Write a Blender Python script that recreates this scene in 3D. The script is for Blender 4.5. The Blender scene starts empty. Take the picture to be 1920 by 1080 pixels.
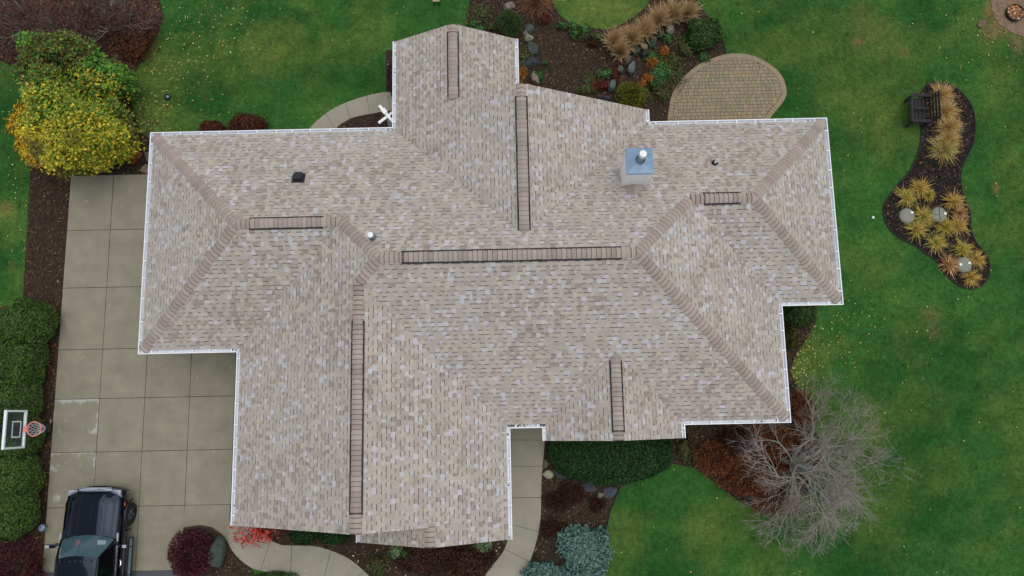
import bpy, bmesh, math, random
import numpy as np
from mathutils import Matrix, Vector

# ------------------------------------------------------------------ camera, sky, sun, exposure
SC = bpy.context.scene
COL = SC.collection
H = 28.0
FPX, PITCH, ROLL, YAW = 1450.94, 0.15908, -0.04451, -0.02373
_up = np.array([0, math.cos(PITCH), math.sin(PITCH)])
_bk = np.array([0, -math.sin(PITCH), math.cos(PITCH)])
_rt = np.array([1.0, 0, 0])
_R = math.cos(ROLL) * _rt + math.sin(ROLL) * _up
_U = -math.sin(ROLL) * _rt + math.cos(ROLL) * _up
_c, _s = math.cos(YAW), math.sin(YAW)


def _iy(v):
    return np.array([_c * v[0] + _s * v[1], -_s * v[0] + _c * v[1], v[2]])


CR, CU, CB = _iy(_R), _iy(_U), _iy(_bk)
cam_data = bpy.data.cameras.new("camera")
cam = bpy.data.objects.new("camera", cam_data)
COL.objects.link(cam)
cam.matrix_world = Matrix(((CR[0], CU[0], CB[0], 0), (CR[1], CU[1], CB[1], 0), (CR[2], CU[2], CB[2], H), (0, 0, 0, 1)))
cam_data.sensor_width = 36.0
cam_data.lens = FPX / 1920 * 36.0
cam_data.clip_end = 2000
SC.camera = cam

world = bpy.data.worlds.new("World")
SC.world = world
world.use_nodes = True
wn = world.node_tree
wn.nodes.clear()
sky = wn.nodes.new("ShaderNodeTexSky")
sky.sky_type = 'NISHITA'
sky.sun_disc = False
sky.sun_elevation = math.radians(79)
sky.sun_rotation = math.radians(60)
sky.dust_density = 1.5
hs = wn.nodes.new("ShaderNodeHueSaturation")
hs.inputs['Saturation'].default_value = 0.36
bg = wn.nodes.new("ShaderNodeBackground")
bg.inputs['Strength'].default_value = 0.15
wo = wn.nodes.new("ShaderNodeOutputWorld")
wn.links.new(sky.outputs[0], hs.inputs['Color'])
wn.links.new(hs.outputs[0], bg.inputs[0])
wn.links.new(bg.outputs[0], wo.inputs[0])
sun_data = bpy.data.lights.new("sun", 'SUN')
sun_data.energy = 1.3
sun_data.angle = math.radians(60)
sun_data.color = (1.0, 0.965, 0.92)
sun = bpy.data.objects.new("sun", sun_data)
COL.objects.link(sun)
_el, _az = math.radians(79), math.radians(60)      # azimuth measured clockwise from north
_sd = Vector((math.sin(_az) * math.cos(_el), math.cos(_az) * math.cos(_el), math.sin(_el)))
sun.rotation_euler = _sd.to_track_quat('Z', 'Y').to_euler()
SC.view_settings.view_transform = 'Standard'
SC.view_settings.look = 'None'
SC.view_settings.exposure = 0.0
SC.view_settings.gamma = 1.0
SC.view_settings.use_curve_mapping = False

rng = np.random.default_rng(7)
random.seed(7)


# ------------------------------------------------------------------ helpers
def G(u, v, z=0.0):
    """Point of the place at height z seen at photo pixel (u, v)."""
    d = (u - 960) / FPX * CR + (540 - v) / FPX * CU - CB
    k = (z - H) / d[2]
    return float(k * d[0]), float(k * d[1])


def PX(P):
    """Photo pixel of world points (N,3)."""
    P = np.asarray(P, float) - np.array([0, 0, H])
    cz = -(P @ CB)
    return 960 + FPX * (P @ CR) / cz, 540 - FPX * (P @ CU) / cz


def lin(r, g, b):
    f = lambda c: (c / 255 / 12.92) if c / 255 <= .04045 else ((c / 255 + .055) / 1.055) ** 2.4
    return (f(r), f(g), f(b))


def tag(o, label=None, cat=None, group=None, kind=None):
    if label: o['label'] = label
    if cat: o['category'] = cat
    if group: o['group'] = group
    if kind: o['kind'] = kind
    return o


def empty(name, loc, rz=0.0):
    o = bpy.data.objects.new(name, None)
    o.empty_display_size = .2
    o.location = loc
    o.rotation_euler = (0, 0, rz)
    COL.objects.link(o)
    return o


def link(name, me, mats, parent=None):
    o = bpy.data.objects.new(name, me)
    COL.objects.link(o)
    if parent is not None:
        o.parent = parent
    if mats is not None and len(me.materials) == 0:
        for m in (mats if isinstance(mats, (list, tuple)) else [mats]):
            me.materials.append(m)
    return o


class MB:
    """Collects polygons (optionally coloured) and links them as one mesh object."""

    def __init__(s):
        s.v, s.f, s.c, s.m = [], [], [], []

    def poly(s, pts, col=None, mi=0):
        n = len(s.v)
        s.v += [tuple(p) for p in pts]
        s.f.append(tuple(range(n, n + len(pts))))
        s.c.append(col or (1, 1, 1))
        s.m.append(mi)

    def add(s, verts, faces, col=None, mi=0):
        n = len(s.v)
        s.v += [tuple(p) for p in verts]
        for f in faces:
            s.f.append(tuple(i + n for i in f))
            s.c.append(col or (1, 1, 1))
            s.m.append(mi)

    def box(s, x0, x1, y0, y1, z0, z1, col=None, mi=0, M=None):
        vs = [(x0, y0, z0), (x1, y0, z0), (x1, y1, z0), (x0, y1, z0), (x0, y0, z1), (x1, y0, z1), (x1, y1, z1), (x0, y1, z1)]
        if M is not None:
            vs = [tuple(M @ Vector(p)) for p in vs]
        s.add(vs, [(3, 2, 1, 0), (4, 5, 6, 7), (0, 1, 5, 4), (1, 2, 6, 5), (2, 3, 7, 6), (3, 0, 4, 7)], col, mi)

    def tube(s, pts, radii, n=8, col=None, mi=0, caps=True):
        pts = [Vector(p) for p in pts]
        if not isinstance(radii, (list, tuple)):
            radii = [radii] * len(pts)
        rings = []
        for i, p in enumerate(pts):
            d = (pts[min(i + 1, len(pts) - 1)] - pts[max(i - 1, 0)]).normalized()
            a = d.orthogonal().normalized() if i == 0 else (rings[-1][1] - d * rings[-1][1].dot(d)).normalized()
            b = d.cross(a)
            rings.append(([p + (a * math.cos(2 * math.pi * k / n) + b * math.sin(2 * math.pi * k / n)) * radii[i] for k in range(n)], a))
        vs = [q for r in rings for q in r[0]]
        fs = []
        for i in range(len(pts) - 1):
            for k in range(n):
                k2 = (k + 1) % n
                fs.append((i * n + k, i * n + k2, (i + 1) * n + k2, (i + 1) * n + k))
        if caps:
            fs.append(tuple(range(n - 1, -1, -1)))
            fs.append(tuple(range((len(pts) - 1) * n, len(pts) * n)))
        s.add(vs, fs, col, mi)

    def lathe(s, prof, n=20, cx=0, cy=0, col=None, mi=0, a0=0.0):
        vs = []
        for r, z in prof:
            for k in range(n):
                a = a0 + 2 * math.pi * k / n
                vs.append((cx + r * math.cos(a), cy + r * math.sin(a), z))
        fs = []
        for i in range(len(prof) - 1):
            for k in range(n):
                k2 = (k + 1) % n
                fs.append((i * n + k, i * n + k2, (i + 1) * n + k2, (i + 1) * n + k))
        if prof[-1][0] > 1e-4:
            fs.append(tuple(range((len(prof) - 1) * n, len(prof) * n)))
        s.add(vs, fs, col, mi)

    def mesh(s, name, colors=False, smooth=False):
        me = bpy.data.meshes.new(name)
        me.from_pydata(s.v, [], s.f)
        if any(s.m):
            me.polygons.foreach_set('material_index', s.m)
        if colors:
            at = me.attributes.new('Col', 'FLOAT_COLOR', 'FACE')
            at.data.foreach_set('color', np.concatenate([np.array(s.c, float), np.ones((len(s.c), 1))], 1).ravel())
        if smooth:
            me.polygons.foreach_set('use_smooth', [True] * len(s.f))
        me.update()
        return me

    def build(s, name, mats, parent=None, colors=False, smooth=False):
        return link(name, s.mesh(name, colors, smooth), mats, parent)


def np_mesh(name, V, F, cols=None):
    """V (N,3), F (M,k) arrays; cols (M,3)."""
    me = bpy.data.meshes.new(name)
    k = F.shape[1]
    me.vertices.add(len(V))
    me.vertices.foreach_set('co', np.ascontiguousarray(V, dtype=np.float32).ravel())
    me.loops.add(F.size)
    me.loops.foreach_set('vertex_index', np.ascontiguousarray(F, dtype=np.int32).ravel())
    me.polygons.add(len(F))
    me.polygons.foreach_set('loop_start', np.arange(0, F.size, k, dtype=np.int32))
    if cols is not None:
        at = me.attributes.new('Col', 'FLOAT_COLOR', 'FACE')
        at.data.foreach_set('color', np.concatenate([cols, np.ones((len(cols), 1))], 1).astype(np.float32).ravel())
    me.update(calc_edges=True)
    return me


def in_poly(x, y, poly):
    x = np.asarray(x); y = np.asarray(y)
    ins = np.zeros(x.shape, bool)
    n = len(poly)
    for i in range(n):
        x0, y0 = poly[i]; x1, y1 = poly[(i + 1) % n]
        if y0 == y1: continue
        c = ((y0 > y) != (y1 > y)) & (x < (x1 - x0) * (y - y0) / (y1 - y0) + x0)
        ins ^= c
    return ins


def smooth_poly(pts, it=2):
    for _ in range(it):
        q = []
        for i in range(len(pts)):
            a, b = pts[i], pts[(i + 1) % len(pts)]
            q.append((a[0] * .75 + b[0] * .25, a[1] * .75 + b[1] * .25))
            q.append((a[0] * .25 + b[0] * .75, a[1] * .25 + b[1] * .75))
        pts = q
    return pts


class SinNoise:
    """Cheap smooth noise on points: a sum of random waves, about -1..1."""

    def __init__(s, freq, n=10, dim=3, seed=0):
        r = np.random.default_rng(seed)
        k = r.normal(size=(n, dim))
        s.k = k / np.linalg.norm(k, axis=1)[:, None] * freq * r.uniform(.6, 1.6, (n, 1))
        s.p = r.uniform(0, 6.28, n)
        s.n = n

    def __call__(s, P):
        return np.sin(np.asarray(P) @ s.k.T + s.p).sum(1) / math.sqrt(s.n / 2) / 1.6


# ------------------------------------------------------------------ materials
def mat(name, col, rough=.6, var=.0, scale=8.0, metal=0.0, bump=0.0, bscale=60.0, spec=.5, attr=False, detail=5.0, alpha=1.0, col2=None):
    m = bpy.data.materials.new(name)
    m.use_nodes = True
    nt = m.node_tree
    b = nt.nodes['Principled BSDF']
    b.inputs['Roughness'].default_value = rough
    b.inputs['Metallic'].default_value = metal
    b.inputs['Specular IOR Level'].default_value = spec
    b.inputs['Alpha'].default_value = alpha
    tc = nt.nodes.new('ShaderNodeTexCoord')
    if attr:
        src = nt.nodes.new('ShaderNodeAttribute')
        src.attribute_name = 'Col'
        out = src.outputs['Color']
    else:
        src = nt.nodes.new('ShaderNodeRGB')
        src.outputs[0].default_value = (*col, 1)
        out = src.outputs[0]
    if var > 0:
        nz = nt.nodes.new('ShaderNodeTexNoise')
        nz.inputs['Scale'].default_value = scale
        nz.inputs['Detail'].default_value = detail
        nz.inputs['Roughness'].default_value = .65
        nt.links.new(tc.outputs['Object'], nz.inputs['Vector'])
        if col2 is not None:
            mr = nt.nodes.new('ShaderNodeMapRange')
            mr.inputs['From Min'].default_value = .5 - .5 * (1 - var) - .02
            mr.inputs['From Max'].default_value = .5 + .5 * (1 - var) + .02
            nt.links.new(nz.outputs['Fac'], mr.inputs['Value'])
            mx = nt.nodes.new('ShaderNodeMix'); mx.data_type = 'RGBA'
            mx.inputs['B'].default_value = (*col2, 1)
            nt.links.new(mr.outputs[0], mx.inputs['Factor'])
            nt.links.new(out, mx.inputs['A'])
            out = mx.outputs['Result']
        else:
            mr = nt.nodes.new('ShaderNodeMapRange')
            mr.inputs['From Min'].default_value = .25
            mr.inputs['From Max'].default_value = .75
            mr.inputs['To Min'].default_value = 1 - var
            mr.inputs['To Max'].default_value = 1 + var
            nt.links.new(nz.outputs['Fac'], mr.inputs['Value'])
            mx = nt.nodes.new('ShaderNodeVectorMath'); mx.operation = 'SCALE'
            nt.links.new(out, mx.inputs[0])
            nt.links.new(mr.outputs[0], mx.inputs['Scale'])
            out = mx.outputs[0]
    nt.links.new(out, b.inputs['Base Color'])
    if bump > 0:
        bn = nt.nodes.new('ShaderNodeTexNoise')
        bn.inputs['Scale'].default_value = bscale
        bn.inputs['Detail'].default_value = 4
        nt.links.new(tc.outputs['Object'], bn.inputs['Vector'])
        bp = nt.nodes.new('ShaderNodeBump')
        bp.inputs['Strength'].default_value = bump
        bp.inputs['Distance'].default_value = .03
        nt.links.new(bn.outputs['Fac'], bp.inputs['Height'])
        nt.links.new(bp.outputs[0], b.inputs['Normal'])
    return m


M = {}
M['shingle'] = mat('shingle', (1, 1, 1), .9, .10, 1.3, attr=True, spec=.25, detail=9)
M['deck'] = mat('roof_deck', lin(96, 84, 74), .9)
M['cap'] = mat('ridge_cap', (1, 1, 1), .9, .14, 50, attr=True, spec=.25)
M['rail'] = mat('vent_rail', lin(42, 38, 40), .6)
M['gutter'] = mat('gutter_white', (.87, .88, .90), .35, .04, 3)
M['trough'] = mat('gutter_trough', lin(220, 224, 230), .6, .10, 2.5)
M['trim'] = mat('trim_white', (.90, .90, .89), .5, .03, 4)
M['rake'] = mat('rake_trim', lin(176, 164, 150), .7, .05, 4)
M['siding'] = mat('siding', (.62, .60, .55), .6, .05, 4)
M['pvc'] = mat('white_pvc', (.82, .82, .80), .4, .03, 6)
M['cap_metal'] = mat('chimney_cap_metal', lin(126, 154, 176), .38, .22, 3.5, metal=.25, col2=None)
M['steel'] = mat('galvanised_steel', lin(120, 140, 155), .35, .2, 9, metal=.6)
M['black'] = mat('black_plastic', lin(32, 33, 38), .45)
M['rubber'] = mat('rubber', lin(26, 26, 27), .8, .2, 20)
M['concrete'] = mat('concrete', lin(137, 132, 113), .8, .20, 1.5, bump=.15, bscale=45, detail=9)
M['walk'] = mat('walk_concrete', lin(150, 145, 129), .85, .12, 1.5, bump=.15, bscale=45, detail=9)
M['joint'] = mat('joint_sand', lin(62, 60, 50), .95, .3, 20)
M['asphalt'] = mat('asphalt', lin(84, 86, 92), .9, .25, 35, bump=.4, bscale=80)
M['mulch_dark'] = mat('dark_mulch', lin(40, 36, 36), .95, .5, 7, bump=.9, bscale=22, spec=.1)
M['mulch'] = mat('mulch', lin(58, 48, 40), .95, .55, 7, bump=.9, bscale=22, spec=.1)
M['chips'] = mat('mulch_chips', (1, 1, 1), .95, attr=True, spec=.1)
M['gravel'] = mat('gravel_sand', lin(132, 108, 86), .95, .3, 6, bump=.6, bscale=50)
M['paver'] = mat('paver', (1, 1, 1), .9, .12, 18, attr=True, bump=.2)
M['leaf'] = mat('foliage', (1, 1, 1), .65, attr=True, spec=.25)
M['blade'] = mat('grass_blades', (1, 1, 1), .8, attr=True, spec=.15)
M['bark'] = mat('bark', lin(88, 78, 70), .9, .35, 12)
M['lichen'] = mat('lichen_bark', lin(150, 158, 142), .95, .5, 5, col2=lin(112, 104, 98))
M['twig'] = mat('twigs', (1, 1, 1), .9, attr=True, spec=.1)
M['rock'] = mat('rock', (1, 1, 1), .9, .35, 6, attr=True, bump=.5, bscale=18, spec=.2)
M['wood'] = mat('weathered_wood', lin(40, 36, 37), .8, .45, 10, bump=.3)
M['edging'] = mat('black_edging', lin(28, 26, 26), .7)
M['rust'] = mat('rusty_steel', lin(38, 30, 27), .8, .3, 14)
M['lid'] = mat('concrete_lid', lin(126, 128, 116), .6, .18, 6)
M['paint'] = mat('black_paint', lin(5, 6, 12), .06, spec=.36)
M['paint'].node_tree.nodes['Principled BSDF'].inputs['Coat Weight'].default_value = .1
M['paint'].node_tree.nodes['Principled BSDF'].inputs['Coat Roughness'].default_value = .04
M['paint'].node_tree.nodes['Principled BSDF'].inputs['Specular Tint'].default_value = (.55, .72, 1.0, 1)
M['chrome'] = mat('chrome', (.75, .76, .8), .12, metal=1.0)
M['glass'] = mat('windscreen_glass', lin(84, 122, 132), .04, alpha=.5, spec=.8)
M['darkglass'] = mat('tinted_glass', lin(12, 14, 18), .05, alpha=.9, spec=.7)
M['lens'] = mat('headlight_lens', lin(120, 130, 146), .1, alpha=.55, spec=.8)
M['cabin'] = mat('cabin_trim', lin(34, 38, 42), .8)
M['redcloth'] = mat('red_plastic', lin(190, 50, 60), .5)
M['paper'] = mat('white_paper', (.75, .85, .85), .8)
M['amber'] = mat('amber_lens', lin(210, 96, 44), .3)
M['board'] = mat('acrylic_board', lin(70, 92, 100), .08, alpha=.16, spec=.5)
M['rimred'] = mat('rim_paint', lin(226, 128, 118), .5, .06, 6)
M['net'] = mat('net_cord', lin(205, 205, 205), .8)
M['whitepaint'] = mat('white_board_paint', (.78, .82, .84), .4)
M['soil'] = mat('subsoil', lin(60, 52, 44), .95)

# ------------------------------------------------------------------ the house
ZE, P = 2.9754, .5597
TH = math.atan(P); CT, ST = math.cos(TH), math.sin(TH)
XA, XE, YN, YSW, YSE = -12.2513, 10.6645, 9.6066, 2.1191, 3.2564
XG1, XG2, YG1, YG2, XGS = -9.0365, -.2654, -3.3294, -3.9153, -5.0986
XM, YS, XP1, XP2, YP = 8.6738, -.4888, .8018, 5.2976, -.9221
XN1, XN2, YN1, XNS, YN2 = -4.0221, 4.6602, 10.0603, .2702, 12.7321
g = .10
xa, xe, yn, ysw, yse = XA + g, XE - g, YN - g, YSW + g, YSE + g
xg1, xg2, xgs, xm, ys = XG1 + g, XG2 - g, XGS + g, XM - g, YS + g
xp1, xp2, xn1, xn2, xns = XP1 + g, XP2 - g, XN1 + g, XN2 - g, XNS - g
ww, ew, mw = (yn - ysw) / 2, (yn - yse) / 2, (yn - ys) / 2
gw, gs, pw, nw, ns = (xg2 - xg1) / 2, (xg2 - xgs) / 2, (xp2 - xp1) / 2, (xn2 - xn1) / 2, (xns - xn1) / 2
yw, ye, ym = ysw + ww, yse + ew, ys + mw
xg, xgr, xpr, xnr, xnsr = xg1 + gw, xgs + gs, xp1 + pw, xn1 + nw, xn1 + ns

house = empty('house', (0, 0, 0))
tag(house, 'large single storey house under a tan grey shingle roof with white gutters', 'house')

# every roof slope: name, point on its eave, uphill direction in plan, outline in plan
SLOPES = [
    ((xa, yn), (0, -1), [(xa, yn), (xa + ww, yw), (xg1 + ww, yw), (xg1 + mw, ym), (xm - mw, ym), (xm - ew, ye), (xe - ew, ye), (xe, yn), (xn2, yn), (xnr, yn - nw), (xn1, yn)]),
    ((xa, yn), (1, 0), [(xa, yn), (xa, ysw), (xa + ww, yw)]),
    ((xa, ysw), (0, 1), [(xa, ysw), (xg1, ysw), (xg1 + ww, yw), (xa + ww, yw)]),
    ((xg1, ysw), (1, 0), [(xg1, ysw), (xg1, YG1), (xg, YG1), (xg, ys + gw), (xg1 + mw, ym), (xg1 + ww, yw)]),
    ((xg2, ys), (0, 1), [(xg, ys + gw), (xg2, ys), (xp1, ys), (xpr, ys + pw), (xp2, ys), (xm, ys), (xm - mw, ym), (xg1 + mw, ym)]),
    ((xg2, ys), (-1, 0), [(xg, ys + gw), (xg, YG1), (xgr, YG1), (xgr, YG2), (xg2, YG2), (xg2, ys)]),
    ((xgs, YG2), (1, 0), [(xgs, YG1 + .5), (xgs, YG2), (xgr, YG2), (xgr, YG1 + .02)]),
    ((xm, ys), (-1, 0), [(xm - mw, ym), (xm, ys), (xm, yse), (xm - ew, ye)]),
    ((xe, yse), (0, 1), [(xe, yse), (xe - ew, ye), (xm - ew, ye), (xm, yse)]),
    ((xe, yn), (-1, 0), [(xe, yn), (xe - ew, ye), (xe, yse)]),
    ((xp1, ys), (1, 0), [(xp1, ys), (xp1, YP), (xpr, YP), (xpr, ys + pw)]),
    ((xp2, ys), (-1, 0), [(xp2, ys), (xpr, ys + pw), (xpr, YP), (xp2, YP)]),
    ((xn1, yn), (1, 0), [(xn1, yn), (xnr, yn - nw), (xnr, YN1), (xnsr, YN1), (xnsr, YN2), (xn1, YN2)]),
    ((xn2, yn), (-1, 0), [(xn2, yn), (xn2, YN1), (xnr, YN1), (xnr, yn - nw)]),
    ((xns, YN1), (-1, 0), [(xns, YN1 - .5), (xnsr, YN1 - .02), (xnsr, YN2), (xns, YN2)]),
]
PAL = [(lin(176, 168, 158), 32), (lin(169, 160, 150), 22), (lin(184, 177, 169), 16), (lin(155, 144, 134), 11),
       (lin(194, 196, 202), 9), (lin(188, 179, 162), 8), (lin(144, 130, 120), 5)]
_mean = np.array(lin(166, 157, 147))
PCOL = [tuple(_mean + (np.array(c) - _mean) * .62) for c, _ in PAL]
PW = np.array([w for _, w in PAL], float); PW /= PW.sum()
EXPO = .1435
WID = [.075, .105, .135, .165, .20]
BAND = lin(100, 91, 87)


def clip_rect(poly, a0, a1, b0, b1):
    for ax, val, keep in ((0, a0, 1), (0, a1, -1), (1, b0, 1), (1, b1, -1)):
        out = []
        for i in range(len(poly)):
            p, q = poly[i], poly[(i + 1) % len(poly)]
            ip, iq = (p[ax] - val) * keep >= 0, (q[ax] - val) * keep >= 0
            if ip: out.append(p)
            if ip != iq:
                t = (val - p[ax]) / (q[ax] - p[ax])
                out.append((p[0] + t * (q[0] - p[0]), p[1] + t * (q[1] - p[1])))
        poly = out
        if len(poly) < 3: return []
    return poly


def area2(p):
    return .5 * sum(p[i][0] * p[(i + 1) % len(p)][1] - p[(i + 1) % len(p)][0] * p[i][1] for i in range(len(p)))


def slope_frame(O, s):
    u = Vector((s[1], -s[0], 0))
    sv = Vector((s[0] * CT, s[1] * CT, ST))
    n = u.cross(sv)
    return Vector((O[0], O[1], ZE)), u, sv, n


def tab_geo(mb, w, h, t, col):
    """One shingle tab lying from (0,0) to (w,h): top, butt edge and two ends."""
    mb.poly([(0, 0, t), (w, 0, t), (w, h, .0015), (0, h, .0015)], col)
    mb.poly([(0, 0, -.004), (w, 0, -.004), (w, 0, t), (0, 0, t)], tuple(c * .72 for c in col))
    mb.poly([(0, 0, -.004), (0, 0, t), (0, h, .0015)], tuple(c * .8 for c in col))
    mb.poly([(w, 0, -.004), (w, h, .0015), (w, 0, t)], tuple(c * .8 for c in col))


tabs = []          # full tabs: (score, frame, a, b, width index, tone, thickness index)
rest = MB()
THK = [.0045, .010]
pn = SinNoise(.9, 8, 2, 5)
for (O, s, poly) in SLOPES:
    o3, u, sv, n = slope_frame(O, s)
    loc = []
    for (X, Y) in poly:
        d = Vector((X - O[0], Y - O[1], 0))
        loc.append((d.dot(u), d.dot(Vector((s[0], s[1], 0))) / CT))
    if area2(loc) < 0: loc = loc[::-1]
    # decking under the shingles
    dk = MB()
    W = [o3 + u * a + sv * b - n * .012 for a, b in loc]
    B = [p - n * .11 for p in W]
    dk.poly(W); dk.poly(B[::-1])
    for i in range(len(W)):
        j = (i + 1) % len(W)
        dk.poly([W[i], B[i], B[j], W[j]])
    dk.build('roof_slope', M['deck'], house)
    a_lo, a_hi = min(p[0] for p in loc), max(p[0] for p in loc)
    b_hi = max(p[1] for p in loc)
    Mx = Matrix(((u.x, sv.x, n.x, 0), (u.y, sv.y, n.y, 0), (u.z, sv.z, n.z, 0), (0, 0, 0, 1)))
    for k in range(int(b_hi / EXPO) + 1):
        b0 = k * EXPO
        a = a_lo - random.random() * .25
        up = random.random() < .5
        last = 0; pb = False
        while a < a_hi:
            wi = random.choices(range(5), (2, 4, 5, 4, 2))[0]
            w = WID[wi]
            c = clip_rect(loc, a, a + w, b0, b0 + EXPO)
            ar = abs(area2(c)) if c else 0
            if ar > 2e-4:
                pw_ = PW.copy()
                cl = pn(np.array([[a + o3.x * 3, b0 + o3.y * 2]]))[0]
                pw_[3] *= 1 + .9 * cl; pw_[6] *= 1 + .9 * cl; pw_[4] *= (1 - .35 * cl) * (.15 if last == 4 else 1.15); pw_ = np.clip(pw_, .005, 1); pw_ /= pw_.sum()
                ti = last = rng.choice(7, p=pw_)
                ui = 1 if up else 0
                if ar > .998 * w * EXPO:
                    tabs.append([0, (o3, u, sv, n, Mx), a, b0, wi, ti, ui])
                else:
                    pts = [o3 + u * x + sv * y + n * (THK[ui] * (1 - (y - b0) / EXPO) + .0015) for x, y in c]
                    rest.poly(pts, PCOL[ti])
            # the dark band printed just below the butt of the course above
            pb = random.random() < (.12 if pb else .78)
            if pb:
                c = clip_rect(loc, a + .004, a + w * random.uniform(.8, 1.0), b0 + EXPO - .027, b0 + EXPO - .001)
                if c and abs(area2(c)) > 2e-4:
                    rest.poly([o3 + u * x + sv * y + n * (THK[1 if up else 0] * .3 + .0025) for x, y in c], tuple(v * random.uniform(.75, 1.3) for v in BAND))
            a += w
            up = not up if random.random() < .8 else up

# the 300 tabs that show largest become objects of their own, the rest stay one part
if tabs:
    C4 = np.array([[[*(f[0] + f[1] * (a + da) + f[2] * (b + db))] for da, db in ((0, 0), (WID[wi], 0), (WID[wi], EXPO), (0, EXPO))] for _, f, a, b, wi, _, _ in tabs])
    px, py = PX(C4.reshape(-1, 3))
    px = px.reshape(-1, 4); py = py.reshape(-1, 4)
    sc = .5 * np.abs((px * (np.roll(py, -1, 1) - np.roll(py, 1, 1))).sum(1))
    order = np.argsort(-sc)
    tab_me = {}
    for rank, i in enumerate(order):
        _, (o3, u, sv, n, Mx), a, b0, wi, ti, ui = tabs[i]
        org = o3 + u * a + sv * b0
        if rank < 300:
            key = (wi, ti, ui)
            if key not in tab_me:
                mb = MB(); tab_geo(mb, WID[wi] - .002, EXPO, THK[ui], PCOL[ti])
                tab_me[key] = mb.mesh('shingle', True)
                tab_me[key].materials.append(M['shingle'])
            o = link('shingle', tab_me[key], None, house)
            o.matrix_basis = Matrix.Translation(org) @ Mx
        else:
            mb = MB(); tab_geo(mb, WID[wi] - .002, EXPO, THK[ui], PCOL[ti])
            rest.add([tuple(org + u * v[0] + sv * v[1] + n * v[2]) for v in mb.v], [], None)
            base = len(rest.v) - len(mb.v)
            for f, c in zip(mb.f, mb.c):
                rest.f.append(tuple(j + base for j in f)); rest.c.append(c); rest.m.append(0)
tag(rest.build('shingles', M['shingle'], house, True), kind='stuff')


# hips and ridges: (start, end, outward eave normals of the two slopes in plan, vent span along it)
def rz(d): return ZE + P * d


HIPS = [
    ((xa, yn, ZE), (xa + ww, yw, rz(ww)), (0, -1), (1, 0)), ((xa, ysw, ZE), (xa + ww, yw, rz(ww)), (1, 0), (0, 1)),
    ((xg1 + ww, yw, rz(ww)), (xg1 + mw, ym, rz(mw)), (0, -1), (1, 0)), ((xg, ys + gw, rz(gw)), (xg1 + mw, ym, rz(mw)), (1, 0), (0, 1)),
    ((xm - ew, ye, rz(ew)), (xm - mw, ym, rz(mw)), (0, -1), (-1, 0)), ((xm, ys, ZE), (xm - mw, ym, rz(mw)), (-1, 0), (0, 1)),
    ((xe, yn, ZE), (xe - ew, ye, rz(ew)), (0, -1), (-1, 0)), ((xe, yse, ZE), (xe - ew, ye, rz(ew)), (-1, 0), (0, 1)),
]
RIDGES = [
    ((xa + ww, yw), (xg1 + ww, yw), ww, (0, 1), (0, -1), (-8.08, -5.84)),
    ((xg1 + mw, ym), (xm - mw, ym), mw, (0, 1), (0, -1), (-3.31, 3.15)),
    ((xm - ew, ye), (xe - ew, ye), ew, (0, 1), (0, -1), (5.94, 7.06)),
    ((xg, YG1), (xg, ys + gw), gw, (1, 0), (-1, 0), (-2.78, 2.74)),
    ((xgr, YG2), (xgr, YG1 + .1), gs, (1, 0), (-1, 0), None),
    ((xpr, YP), (xpr, ys + pw - .15), pw, (1, 0), (-1, 0), (-.66, 1.50)),
    ((xnr, YN1), (xnr, yn - nw - .25), nw, (1, 0), (-1, 0), (9.64, 5.41)),
    ((xnsr, YN2), (xnsr, YN1 + .05), ns, (1, 0), (-1, 0), (12.46, 10.21)),
]


def n3(s): return Vector((-s[0] * ST, -s[1] * ST, CT))


CAPC = [lin(162, 149, 140), lin(158, 145, 136), lin(166, 154, 144), lin(154, 141, 132)]
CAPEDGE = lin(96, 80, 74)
caps = []


def run_caps(p0, p1, s1, s2, lift0, half, expo=.15, skip=None):
    p0, p1 = Vector(p0), Vector(p1)
    L = (p1 - p0).length
    t = (p1 - p0) / L
    na, nb = n3(s1), n3(s2)
    la = na.cross(t); la = la if la.z < 0 else -la
    lb = nb.cross(t); lb = lb if lb.z < 0 else -lb
    nm = (na + nb).normalized()
    k = 0
    x = .02
    while x < L - .03:
        l, hf = lift0, half
        if skip and skip[0] <= x <= skip[1]:
            l, hf = lift0 + .026, half - .025
        caps.append((p0 + t * x, t, la, lb, na, nb, nm, l, hf + random.uniform(-.008, .008), min(expo, L - x), random.randrange(4), l > lift0))
        x += expo


def cap_geo(mb, c):
    p, t, la, lb, na, nb, nm, l, hf, e, ci, onv = c
    col = tuple(v * (1 + .06 * math.sin(p.x * 7 + p.y * 5)) for v in CAPC[ci])

    def sec(d, h):
        q = p + t * d
        return [q + la * hf + na * h, q + la * hf * .42 + na * (h + .004), q + nm * (h + .002), q + lb * hf * .42 + nb * (h + .004), q + lb * hf + nb * h]
    f0, f1, bk = sec(-.012 if onv else -.018, l + .002), sec(.006 if onv else .016, l + .019), sec(e + .01, l + .005)
    for i in range(4):
        mb.poly([f1[i], f1[i + 1], bk[i + 1], bk[i]], col)
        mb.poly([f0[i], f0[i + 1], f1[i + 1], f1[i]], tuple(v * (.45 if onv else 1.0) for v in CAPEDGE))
    for i, (lv, nv) in ((0, (la, na)), (4, (lb, nb))):
        a, b = f1[i], bk[i]
        mb.poly([a, b, b - nv * (l + .005), a - nv * (l + .024)], tuple(v * .8 for v in col))


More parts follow.
